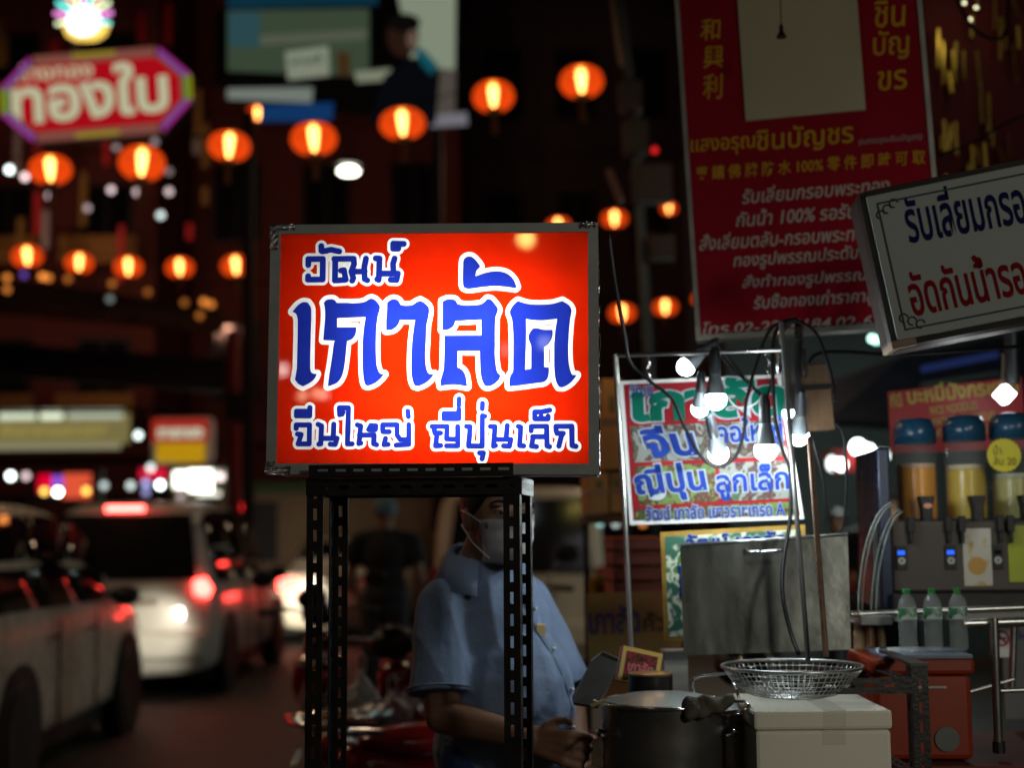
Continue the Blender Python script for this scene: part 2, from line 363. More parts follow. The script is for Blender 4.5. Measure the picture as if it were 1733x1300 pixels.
def sdf_grid(X, Y, polys, strokes):
    D = np.full(X.shape, 1e9)
    def seg(ax, ay, bx, by, XX, YY):
        dx, dy = bx - ax, by - ay; t = np.clip(((XX - ax) * dx + (YY - ay) * dy) / (dx * dx + dy * dy + 1e-9), 0, 1)
        return np.hypot(XX - ax - t * dx, YY - ay - t * dy)
    def win(pts, m):
        xs = [p[0] for p in pts]; ys = [p[1] for p in pts]
        i0, i1 = np.searchsorted(X[0], [min(xs) - m, max(xs) + m]); j0, j1 = np.searchsorted(Y[:, 0], [min(ys) - m, max(ys) + m])
        return slice(j0, j1), slice(i0, i1)
    for p in polys:
        q = smooth_poly(p); W = win(q, 70); XX, YY = X[W], Y[W]
        d = np.full(XX.shape, 1e9); ins = np.zeros(XX.shape, bool)
        for (ax, ay), (bx, by) in zip(q, q[1:] + q[:1]):
            d = np.minimum(d, seg(ax, ay, bx, by, XX, YY))
            if ay != by: ins ^= ((ay > YY) != (by > YY)) & (XX < (bx - ax) * (YY - ay) / (by - ay) + ax)
        D[W] = np.minimum(D[W], np.where(ins, -d, d))
    for pts, r in strokes:
        W = win(pts, 70 + r); XX, YY = X[W], Y[W]
        for (ax, ay), (bx, by) in zip(pts, pts[1:]):
            D[W] = np.minimum(D[W], seg(ax, ay, bx, by, XX, YY) - r)
    return D
def band_mesh(X, Y, D, lo, hi, conv):
    """cut the region lo < D <= hi out of the grid (exact, so that the three films butt without overlap)"""
    ny, nx = D.shape; cls = np.where(D <= lo, -1, np.where(D > hi, 1, 0))
    same = (cls[:-1, :-1] == cls[1:, :-1]) & (cls[:-1, :-1] == cls[:-1, 1:]) & (cls[:-1, :-1] == cls[1:, 1:])
    mb = MB(); vid = {}
    def V(x, y):
        k = (round(x, 2), round(y, 2))
        if k not in vid: vid[k] = len(mb.v); mb.v.append(Vector(conv(x, y)))
        return vid[k]
    def clip(poly, lev, keep_below):
        out = []
        for (p, d), (q, e) in zip(poly, poly[1:] + poly[:1]):
            ip = (d <= lev) == keep_below; iq = (e <= lev) == keep_below
            if ip: out.append((p, d))
            if ip != iq:
                t = (lev - d) / (e - d); out.append(((p[0] + (q[0] - p[0]) * t, p[1] + (q[1] - p[1]) * t), lev))
        return out
    xs, ys = X[0], Y[:, 0]
    for j in range(ny - 1):
        i = 0
        while i < nx - 1:
            if same[j, i]:
                if cls[j, i] == 0:
                    k = i
                    while k < nx - 1 and same[j, k] and cls[j, k] == 0 and k - i < 24: k += 1
                    mb.f.append((V(xs[i], ys[j]), V(xs[k], ys[j]), V(xs[k], ys[j + 1]), V(xs[i], ys[j + 1]))); i = k; continue
            else:
                pl = [((xs[i], ys[j]), D[j, i]), ((xs[i + 1], ys[j]), D[j, i + 1]), ((xs[i + 1], ys[j + 1]), D[j + 1, i + 1]), ((xs[i], ys[j + 1]), D[j + 1, i])]
                if hi < 1e8: pl = clip(pl, hi, True)
                if pl and lo > -1e8: pl = clip(pl, lo, False)
                if len(pl) > 2:
                    ids = []
                    for p, _ in pl:
                        v = V(*p)
                        if not ids or ids[-1] != v: ids.append(v)
                    if ids[0] == ids[-1]: ids.pop()
                    if len(ids) > 2: mb.f.append(tuple(ids))
            i += 1
    return mb
SYAW = R(-2.6)
sc0 = P(733.5, 591, YS)
sign = thing('lightbox_sign', 'glowing red lightbox with big blue Thai lettering on top of the black slotted stand', 'sign', P(733.5, 803, YS), (0, .0125, SYAW))
sb = Vector(board_local(sign, 733.5, 803)); ms = (board_local(sign, 995, 591) - board_local(sign, 472, 591)).x / 523
def sl(px, py):                                # photo pixel -> sign-local x,z
    p = board_local(sign, px, py); return p.x, p.z
GX = np.linspace(172, 3006, 640); GY = np.linspace(190, 2300, 480); XX, YYg = np.meshgrid(GX, GY)
D = sdf_grid(XX, YYg, BIG, STR)
_, zt = sl(733, 395); _, zb = sl(733, 785); xl, _ = sl(472, 591); xr, _ = sl(995.5, 591)
def conv(x, y):
    return (xl + (x - 172) / (3006 - 172) * (xr - xl), 0, zt + (y - 190) / (2300 - 190) * (zb - zt))
F_red = filmmat('red_film', (.52, .0125, .0010)); F_white = filmmat('white_film', (.93, .97, .95)); F_blue = filmmat('blue_film', (.009, .022, .27))
mk('lettering', band_mesh(XX, YYg, D, -1e9, 0, conv), F_blue, sign, fix=False)
# outline width differs between the large word and the small lines, so the field is rescaled outside the strokes
Dn = np.where(D > 0, D / np.where(((YYg < 720) & (XX < 1450)) | (YYg > 1650), 27, 41), D)
mk('lettering_outline', band_mesh(XX, YYg, Dn, 0, 1, conv), F_white, sign, fix=False)
mk('face_panel', band_mesh(XX, YYg, Dn, 1, 1e9, conv), F_red, sign, fix=False)
fx0, fz1 = sl(455, 379); fx1, fz0 = sl(1013.5, 803)
fx0 = xl - 17 * ms; fx1 = xr + 17.5 * ms; fz1 = zt + 16 * ms; fz0 = zb - 18 * ms; DEP = .19
mb = MB()
def fr(poly):
    mb.prism(poly, -.006, .012)
fr([(fx0, fz1), (fx1, fz1), (xr, zt), (xl, zt)]); fr([(fx0, fz0), (xl, zb), (xr, zb), (fx1, fz0)])
fr([(fx0, fz0), (fx0, fz1), (xl, zt), (xl, zb)]); fr([(fx1, fz1), (fx1, fz0), (xr, zb), (xr, zt)])
mk('frame', mb, M_alu, sign)
mb = MB().box(fx0 + .002, fx1 - .002, .0125, DEP, fz1 - .006, fz1 - .002).box(fx0 + .002, fx1 - .002, .0125, DEP, fz0 + .002, fz0 + .006)
mb.box(fx0 + .002, fx0 + .006, .0125, DEP, fz0 + .0065, fz1 - .0065).box(fx1 - .006, fx1 - .002, .0125, DEP, fz0 + .0065, fz1 - .0065)
mb.box(fx0 + .0065, fx1 - .0065, DEP - .004, DEP, fz0 + .0065, fz1 - .0065)
mk('housing', mb, mat('white_inner_sheet', (.85, .85, .84), .5, noise=.05), sign)
# crumpled foil tape along the right side and on the corners
def crumple(name, x0, x1, z0, z1, y, nx, nz, amp, axis='y'):
    vs = []; fs = []
    for j in range(nz + 1):
        for i in range(nx + 1):
            a = i / nx; b = j / nz; rr = amp * (random.random() - .1)
            if axis == 'y': vs.append((x0 + (x1 - x0) * a + random.uniform(-1, 1) * amp * .4, y - .0008 - rr, z0 + (z1 - z0) * b + random.uniform(-1, 1) * amp * .4))
            else: vs.append((y + .0008 + rr, x0 + (x1 - x0) * a, z0 + (z1 - z0) * b + random.uniform(-1, 1) * amp))
    for j in range(nz):
        for i in range(nx): k = j * (nx + 1) + i; fs.append((k, k + 1, k + nx + 2, k + nx + 1))
    mb = MB(); mb.add(vs, fs); return mk(name, mb, M_foil, sign, fix=False)
crumple('foil_tape', .0, DEP, fz0, fz1, fx1 - .001, 8, 70, .004, 'x')
for x0, x1, z0, z1 in ((fx0 - .001, fx0 + .048, fz1 - .011, fz1 + .001), (fx0 - .001, fx0 + .016, fz1 - .05, fz1 - .011), (fx1 - .036, fx1 - .006, fz1 - .011, fz1 + .001),
                       (fx0 - .001, fx0 + .048, fz0 - .001, fz0 + .015), (fx0 - .001, fx0 + .017, fz0 + .015, fz0 + .024)):
    crumple('foil_tape', x0, x1, z0, z1, -.0065, 9, 6, .003)
for zz, en in ((.30, 1.4), (.14, 1.4)):
    lamp('tube_light', 'AREA', (.03, .115, zz), en, (1, .97, .93), .34, sy=.05, parent=sign).rotation_euler = (R(-90), 0, 0)

# stall bulbs on the photographer's side of the street, seen as small reflections in the glossy face
nF = (MX(sign).to_3x3() @ Vector((0, -1, 0))).normalized()
for k, (px, py, c, rr, e_) in enumerate(((478, 626, (1, .75, .7), .045, 22), (512, 670, (1, .6, .35), .035, 20), (536, 666, (1, .6, .35), .035, 20), (548, 668, (1, .7, .5), .03, 20), (890, 404, (1, .8, .2), .06, 40), (922, 580, (.7, .8, 1), .05, 9), (858, 592, (1, .8, .8), .05, 5))):
    p = MX(sign) @ board_local(sign, px, py); d = (p - Vector((0, 0, CAM_H))).normalized(); r_ = d - nF * 2 * d.dot(nF)
    q = p + r_ * 7
    t = thing('stall_bulb', 'small stall bulb behind the photographer, mirrored in the face of the red lightbox', 'light bulb', q, group='stall bulbs mirrored in the red lightbox')
    mk('globe', MB().ball((0, 0, 0), rr, 12, 8), glowmat('stall_bulb_%d' % k, c, e_), t, smooth='all'); mk('lamp_holder', MB().lathe([(rr * .4, rr * .9), (rr * .3, rr * 2)], n=10), M_rubber, t)
# ------------------------------------------------------------------ slotted stand
def slotted(mb, o, along, across, L, Wd, pitch=.0405, sl_=.022, sw=.0065, t=.0018, phase=.5):
    o, al, ac = Vector(o), Vector(along).normalized(), Vector(across).normalized(); nn = al.cross(ac).normalized()
    us = [0]; k = phase * pitch; holes = []
    while k + sl_ < L:
        us += [k, k + sl_]; holes.append(len(us) - 2); k += pitch
    us.append(L); ws = [0, (Wd - sw) / 2, (Wd + sw) / 2, Wd]
    base = len(mb.v); n = len(us)
    for side in (0, 1):
        for u in us:
            for w_ in ws: mb.v.append(mb.M @ (o + al * u + ac * w_ + nn * (t * side)))
    def id_(s, i, j): return base + s * n * 4 + i * 4 + j
    for i in range(n - 1):
        for j in range(3):
            hole = j == 1 and i in holes
            if hole:
                mb.f += [(id_(0, i, 1), id_(0, i + 1, 1), id_(1, i + 1, 1), id_(1, i, 1)), (id_(0, i, 2), id_(0, i + 1, 2), id_(1, i + 1, 2), id_(1, i, 2)),
                         (id_(0, i, 1), id_(0, i, 2), id_(1, i, 2), id_(1, i, 1)), (id_(0, i + 1, 1), id_(0, i + 1, 2), id_(1, i + 1, 2), id_(1, i + 1, 1))]
            else:
                for s_ in (0, 1): mb.f.append((id_(s_, i, j), id_(s_, i + 1, j), id_(s_, i + 1, j + 1), id_(s_, i, j + 1)))
    for i in range(n - 1):
        for j in (0, 3): mb.f.append((id_(0, i, j), id_(0, i + 1, j), id_(1, i + 1, j), id_(1, i, j)))
    for j in range(3):
        for i in (0, n - 1): mb.f.append((id_(0, i, j), id_(0, i, j + 1), id_(1, i, j + 1), id_(1, i, j)))
stand = thing('sign_stand', 'black slotted angle iron stand carrying the glowing red lightbox', 'stand', (P(693, 810, 2.70).x, 2.70, .134), (0, .004, R(-7)))
TOPZ = P(693, 808, 2.70).z - .134
sw2 = .408 / 2; sd = .2; WL = .031
for i, (sx, yy) in enumerate(((-1, 0), (1, 0), (-1, sd), (1, sd))):
    mb = MB(); inner = -sx
    x = sx * sw2
    slotted(mb, (x, yy, 0), (0, 0, 1), (inner, 0, 0), TOPZ, WL, phase=.3 + .1 * i)
    slotted(mb, (x, yy + (.002 if yy == 0 else -.002), 0), (0, 0, 1), (0, 1 if yy == 0 else -1, 0), TOPZ, WL, phase=.45)
    mk('leg', mb, M_blackmetal, stand)
for yy in (-.0025, sd + .0035):
    mb = MB(); slotted(mb, (-sw2, yy, TOPZ - .034), (1, 0, 0), (0, 0, 1), 2 * sw2, .032); mk('top_rail', mb, M_blackmetal, stand)
for yy in (0, sd):
    mb = MB(); slotted(mb, (-sw2, yy, .25), (1, 0, 0), (0, 0, 1), 2 * sw2, .031); mk('lower_rail', mb, M_blackmetal, stand)
mb = MB(); slotted(mb, (-sw2 - .003, 0, TOPZ - .034), (0, 1, 0), (0, 0, 1), sd, .032); mk('side_rail', mb, M_blackmetal, stand)
mb = MB(); slotted(mb, (sw2 + .003, 0, TOPZ - .034), (0, 1, 0), (0, 0, 1), sd, .032, sl_=.004, pitch=.012, sw=.014); mk('side_rail', mb, mat('pale_rail_steel', (.3, .31, .29), .4, .7, noise=.5, nscale=40), stand)  # right rail gets a paler steel than the left one
mb = MB(); slotted(mb, (-sw2 + .01, -.028, TOPZ + .002), (1, 0, 0), (0, 0, 1), .39, .022, pitch=.0345, sl_=.02, sw=.005)
slotted(mb, (-sw2 + .01, -.028, TOPZ + .001), (1, 0, 0), (0, 1, 0), .39, .03)
mk('retaining_bar', mb, M_blackmetal, stand)

# ------------------------------------------------------------------ people
SKIN = mat('skin', (.30, .16, .095), .5, noise=.15, nscale=20, bump=.08, bscale=150)
def wrinkle(amp, f=14, seed=0):
    def d(c):
        return amp * (math.sin(c.z * f * 1.7 + 2.2 * math.sin(c.x * f + seed) + c.y * f) + .6 * math.sin(c.x * f * 2.3 + c.z * f * .8 + seed) * math.sin(c.z * f * 1.1))
    return d
def folds(c):
    rg = lambda x: 1 - abs(math.sin(x)) ** .6
    a = .0065 * rg(c.x * 34 + 1.6 * math.sin(c.z * 7 + c.x * 5) + c.y * 16 + (c.z - 1.1) * 6) * max(0, min(1, (c.z - .93) * 4))
    b_ = .0055 * rg(c.z * 30 + 1.8 * math.sin(c.x * 9) - c.x * 14) * max(0, min(1, (1.08 - c.z) * 5)) * (.5 + .5 * math.sin(c.x * 23 + c.z * 11))
    return a + b_ - .003
def finger(mb, base, dir_, curl, ln, r, a=.55, st=1.25):
    """three bent phalanges"""
    p = Vector(base); d = Vector(dir_).normalized(); c = Vector(curl).normalized()
    for k, f in enumerate((.45, .32, .23)):
        q = p + (d * math.cos(a) + c * math.sin(a)) * ln * f
        mb.cap(p, q, r * (1 - .1 * k), r * (.92 - .1 * k), 10); p = q; a += st
def person(label, base, face, J, cols, group=None, voxel=.012, detail=False, extra=None):
    """J: joints in metres relative to the standing point (x right, y away, z up)"""
    t = thing('person', label, 'person', base, (0, 0, 0), group)
    j = {k: Vector(v) for k, v in J.items() if isinstance(v, tuple)}
    mb = MB()
    fd = Vector(face).normalized(); rt = fd.cross(Vector((0, 0, 1))).normalized()
    h = j['head']
    HM = Matrix.Translation(h) @ Matrix((rt, fd, (0, 0, 1))).transposed().to_4x4()
    hb = MB(HM)
    hb.ball((0, -.012, .02), (.076, .094, .098), 20, 14); hb.ball((0, .018, -.045), (.06, .068, .068), 18, 12); hb.ball((0, .05, -.085), (.026, .026, .022))
    hb.cap((0, .085, .0), (0, .104, -.034), .009, .014); hb.ball((.016, .092, -.036), .009); hb.ball((-.016, .092, -.036), .009)
    for s_ in (-1, 1):
        hb.ball((s_ * .031, .066, .026), (.022, .018, .009)); hb.ball((s_ * .038, .054, -.02), (.024, .018, .02)); hb.ball((s_ * .077, -.008, -.008), (.009, .018, .031))
    hb.ball((0, .076, -.062), (.022, .014, .007)); hb.ball((0, .075, -.071), (.018, .014, .007))
    mb.v += hb.v; mb.f += [tuple(i + len(mb.v) - len(hb.v) for i in f) for f in hb.f]
    mb.cap(h + Vector((0, 0, -.03)) - fd * .02, j['neck'], .056, .062)
    mb.ball(j['chest'], J.get('chest_r', (.15, .11, .17))); mb.ball(j['belly'], J.get('belly_r', (.14, .13, .15))); mb.ball(j['hip'], (.15, .12, .13))
    for s_ in 'RL':
        mb.cap(j['sh' + s_], j['el' + s_], .05, .04); mb.cap(j['el' + s_], j['wr' + s_], .041, .027)
        mb.cap(j['neck'] - Vector((0, 0, .02)), j['sh' + s_], .055, .052)
        mb.cap(j['hip'] + (j['sh' + s_] - j['chest']) * .42, j['kn' + s_], .085, .058); mb.cap(j['kn' + s_], j['an' + s_], .056, .036)
        a = j['an' + s_]; mb.cap(a + Vector((0, 0, -.045)), a + fd * .15 + Vector((0, 0, -.06)), .036, .028)
        w_ = j['wr' + s_]; d = (w_ - j['el' + s_]).normalized(); hd = (d + Vector(J.get('handdir', (0, 0, 0)))).normalized()
        side = Vector(J.get('handside' + s_, rt)); side = (side - hd * side.dot(hd)).normalized(); nrm = hd.cross(side)
        if J.get('palm' + s_): nrm = -nrm
        pc = w_ + hd * .05
        for q in (-.027, -.009, .009, .027): mb.cap(w_ + side * q * .6, w_ + hd * .088 + side * q, .014, .0115, 10)
        if detail:
            for q, L_ in ((-.029, .062), (-.0095, .074), (.0105, .078), (.0305, .07)):
                finger(mb, w_ + hd * .09 + side * q, hd + side * q * 2, nrm, L_ * 1.15, .0092)
            finger(mb, w_ + hd * .03 + side * .035, hd * .7 + side * .7, nrm - side * .5, .068, .0105, .3, .5)
        else:
            mb.cap(w_ + hd * .08, w_ + hd * .14 + nrm * .03, .03, .016); mb.cap(w_ + hd * .03, w_ + hd * .08 + side * .045, .014, .01)
    blob('body', mb, SKIN, t, voxel=.0045 if detail else voxel, smooth=3)
    # shirt
    sb_ = MB()
    cr = J.get('chest_r', (.15, .11, .17)); br = J.get('belly_r', (.14, .13, .15))
    sb_.ball(j['chest'], tuple(c + .018 for c in cr)); sb_.ball(j['belly'], tuple(c + .016 for c in br)); sb_.ball(j['hip'] + Vector((0, 0, .04)), (.165, .14, .13))
    for s_ in 'RL':
        m_ = j['sh' + s_].lerp(j['el' + s_], J.get('sleeve', .72)); sb_.ball(j['sh' + s_], .068); sb_.tube([j['sh' + s_], j['sh' + s_].lerp(m_, .5), m_], [.068, .072, .080], 20); sb_.cap(j['neck'] - Vector((0, 0, .035)), j['sh' + s_], .068, .066)
    sb_.cap(j['neck'] - Vector((0, 0, .06)), j['neck'] + Vector((0, 0, -.012)), .082, .075)
    blob('shirt', sb_, cols[0], t, voxel=.006 if detail else voxel, smooth=4, disp=folds if detail else wrinkle(.003))
    pb = MB(); pb.ball(j['hip'] - Vector((0, 0, .02)), (.157, .132, .13))
    for s_ in 'RL':
        pb.cap(j['hip'] + (j['sh' + s_] - j['chest']) * .42, j['kn' + s_], .098, .074); pb.cap(j['kn' + s_], j['an' + s_] + Vector((0, 0, .03)), .073, .058)
    blob('trousers', pb, cols[1], t, voxel=.009, smooth=5, disp=wrinkle(.003, 11))
    hm = MB(HM); n, m_ = 22, 14; vs = []; fs = []
    for i in range(m_ + 1):
        tt = math.pi * .62 * i / m_
        for k in range(n):
            a = 2 * math.pi * k / n; front = max(0, math.sin(a)); t2 = tt * (1 - .50 * front ** 1.5)
            rr = 1.045 + .012 * math.sin(9 * a + 5 * tt)
            vs.append((.078 * rr * math.sin(t2) * math.cos(a), -.014 + .098 * rr * math.sin(t2) * math.sin(a), .022 + .104 * rr * math.cos(t2)))
    for i in range(m_):
        for k in range(n): fs.append((i * n + k, i * n + (k + 1) % n, (i + 1) * n + (k + 1) % n, (i + 1) * n + k))
    hm.add(vs, fs); mk('hair', hm, cols[2], t, smooth='all', solid=-.008)
    if extra: extra(t, HM, j, fd, rt)
    return t
BX, BY = P(838, 900, 3.30).x, 3.32
def man_extra(t, HM, j, fd, rt):
    # eyes, brows, mask
    for s_ in (-1, 1):
        mk('eye', MB(HM).ball((s_ * .032, .0725, .008), (.013, .011, .008), 12, 8), mat('eye_white', (.5, .45, .4), .2), t, smooth='all')
        mk('pupil', MB(HM).ball((s_ * .032, .082, .008), (.006, .004, .006), 10, 6), mat('pupil', (.01, .006, .004), .1), t, smooth='all')
        mk('eyelid', MB(HM).tube([(s_ * (.032 + k * .0075), .0835 - abs(k) * .003, .0155 - abs(k) * .002) for k in (-2, -1, 0, 1, 2)], .0035, 8), SKIN, t, smooth='all')
        mk('eyebrow', MB(HM).tube([(s_ * (.034 + k * .009), .0865 - max(0, k) * .006 - .002, .034 - .0015 * k * k) for k in (-2, -1, 0, 1, 2)], [.002, .0032, .0034, .003, .0015], 8), cols_h, t, smooth='all')
    vs = []; fs = []; nx, nz = 16, 14
    for jz in range(nz + 1):
        for ix in range(nx + 1):
            u = -1 + 2 * ix / nx; v = jz / nz
            z = -.008 - v * .098; hw = .066 - .02 * v * v
            bulge = .124 * (1 - .36 * u * u - .28 * u ** 4) - .035 * (max(0, v - .45) / .55) ** 2 - .006 * (1 - v)
            pl = .0022 * math.sin(v * 3 * 2 * math.pi)
            vs.append((u * hw, bulge + pl - .004 * abs(u), z))
    for jz in range(nz):
        for ix in range(nx): k = jz * (nx + 1) + ix; fs.append((k, k + 1, k + nx + 2, k + nx + 1))
    mask = mk('face_mask', MB(HM).add(vs, fs), mat('mask_cloth', (.62, .64, .64), .85, noise=.1, bump=.2, bscale=200), t, smooth='all', solid=.0015)
    for s_ in (-1, 1):
        mk('ear_loop', MB(HM).tube([(s_ * .064, .045, -.016), (s_ * .077, .02, .0), (s_ * .086, -.016, .012)], .0014, 6).tube([(s_ * .05, .055, -.095), (s_ * .074, .015, -.06), (s_ * .086, -.018, -.02)], .0014, 6), M_white, t, smooth='all')
    # collar, placket, pen pocket, badge on a cord
    Cn = j['neck']; n = 14; cb = MB(); vs = []; fs = []
    for k in range(n + 1):
        a = R(-150) + R(300) * k / n; d = (fd * -math.cos(a) + rt * math.sin(a)); lift = .02 * math.cos(a)
        vs += [Cn + d * .066 + Vector((0, 0, .032 + lift)), Cn + d * .078 + Vector((0, 0, .038 + lift)), Cn + d * (.108 + .02 * (1 - math.cos(a)) / 2) + Vector((0, 0, -.02 + lift * .6 - .028 * (1 - math.cos(a)) / 2))]
    for k in range(n):
        b = k * 3; fs += [(b, b + 3, b + 4, b + 1), (b + 1, b + 4, b + 5, b + 2)]
    mk('collar', cb.add(vs, fs), cols_shirt, t, smooth='all', solid=.003)
    return
cols_shirt = mat('blue_cotton', (.21, .29, .44), .85, noise=.18, nscale=14, bump=.35, bscale=35)
cols_h = mat('black_hair', (.012, .01, .009), .45, noise=.4, nscale=60, bump=.4, bscale=200)
M_navy = mat('navy_cloth', (.03, .07, .2), .8, noise=.3)
man = person('man in blue short sleeved shirt and white face mask behind the slotted stand', (BX, BY, .13), (.42, -.9, -.02),
    dict(head=(.01, -.05, 1.405), neck=(-.03, 0, 1.285), chest=(-.012, .02, 1.13), chest_r=(.125, .125, .185), belly=(.030, -.02, .985), belly_r=(.138, .145, .17), hip=(.01, .03, .83),
         shR=(-.118, -.05, 1.195), elR=(-.118, -.12, .965), wrR=(.075, -.245, .93), shL=(.07, .15, 1.195), elL=(.17, .14, .95), wrL=(.20, -.02, .72),
         knR=(-.06, -.02, .45), anR=(-.07, .02, .08), knL=(.07, .1, .45), anL=(.07, .12, .08), handsideR=(0, .25, 1), palmR=1, handsideL=(0, .2, 1), sleeve=.82),
    (cols_shirt, M_navy, cols_h), detail=True, extra=man_extra)
_a, _b = Vector((-.118, -.05, 1.195)), Vector((-.118, -.12, .965)); _c = _a.lerp(_b, .82); _d = (_b - _a).normalized(); _x = _d.cross(Vector((0, 1, 0))).normalized(); _y = _d.cross(_x)
mk('sleeve_hem', MB().tube([_c - _d * .012 + (_x * math.cos(a) + _y * math.sin(a)) * .0775 for a in [2 * math.pi * i / 32 for i in range(32)]], .0028, 6, closed=True), cols_shirt, man, smooth='all')
# placket, badge, pocket: laid on the shirt's surface
bpy.context.view_layer.update()
shirt = [o for o in man.children if o.name.startswith('shirt')][0]
def on_shirt(c, d=(.42, -.9, 0), lift=.002):
    d = Vector(d).normalized(); ok, p, n_, _ = shirt.ray_cast(Vector(c) + d * .5, -d)
    return p + d * lift if ok else Vector(c)
pl_pts = [on_shirt((.03 + .02 * k, -.03, 1.24 - .045 * k), (.62, -.78, 0)) for k in range(9)]
vs = []; fs = []
for k, p in enumerate(pl_pts):
    for q in (-.014, .014): vs.append(on_shirt((.03 + .02 * k + q, -.03 + q * .8, 1.24 - .045 * k), (.62, -.78, 0), .003))
mk('placket', MB().add(vs, [(2 * k, 2 * k + 1, 2 * k + 3, 2 * k + 2) for k in range(8)]), cols_shirt, man, smooth='all', solid=.003)
for k in (1, 3, 5, 7): mk('button', MB().ball(on_shirt((.03 + .02 * k, -.03, 1.24 - .045 * k), (.62, -.78, 0), .006), .005), M_white, man, smooth='all')
bp_ = on_shirt((.075, -.03, 1.14), (.5, -.86, 0), .006)
mk('badge', MB(Matrix.Translation(bp_) @ Matrix.Rotation(R(28), 4, 'Z')).box(-.012, .012, -.003, .003, -.022, .02), mat('gold_badge', (.7, .5, .2), .4, .3), man, bevel=.002)
def stander(label, px, Y, z0, cols, face=(0, 1, 0), hgt=1.66, group=None):
    k = hgt / 1.66; x = (px - 866) / F * Y
    J = dict(head=(0, 0, 1.55), neck=(0, 0, 1.42), chest=(0, 0, 1.26), hip=(0, 0, .92), belly=(0, 0, 1.08), shR=(.19, 0, 1.35), elR=(.25, .02, 1.08), wrR=(.2, .15, .95),
             shL=(-.19, 0, 1.35), elL=(-.25, .02, 1.08), wrL=(-.2, .15, .95), knR=(.1, 0, .5), anR=(.11, 0, .08), knL=(-.1, 0, .5), anL=(-.11, 0, .08), belly_r=(.13, .1, .15), sleeve=.6)
    J = {a: tuple(c * k for c in b) if isinstance(b, tuple) else b for a, b in J.items()}
    return person(label, (x, Y, z0), face, J, cols, voxel=.02, group=group)
M_blk = mat('black_cloth', (.012, .012, .014), .9); M_dk = mat('dark_cloth', (.03, .03, .035), .9); M_grn = mat('green_cloth', (.03, .16, .06), .9)
p2 = stander('person in black seen from behind, standing in the street left of the man in blue', 650, 10.5, .02, (M_blk, M_dk, mat('grey_cap', (.12, .2, .24), .8)), hgt=1.74)
p3 = stander('person with black hair in dark clothes in the alley left of the juice dispenser', 1478, 9.0, .02, (M_dk, M_blk, cols_h), (-.5, -1, 0), 1.72)
p4 = stander('person in a green shirt in the alley, just behind the juice dispenser', 1502, 10.5, .02, (M_grn, M_blk, cols_h), (0, -1, 0), 1.7)
p5 = stander('person in a red top far down the bright alley', 1412, 13, .02, (mat('red_cloth', (.4, .04, .03), .9), M_blk, cols_h), (0, -1, 0), 1.62)

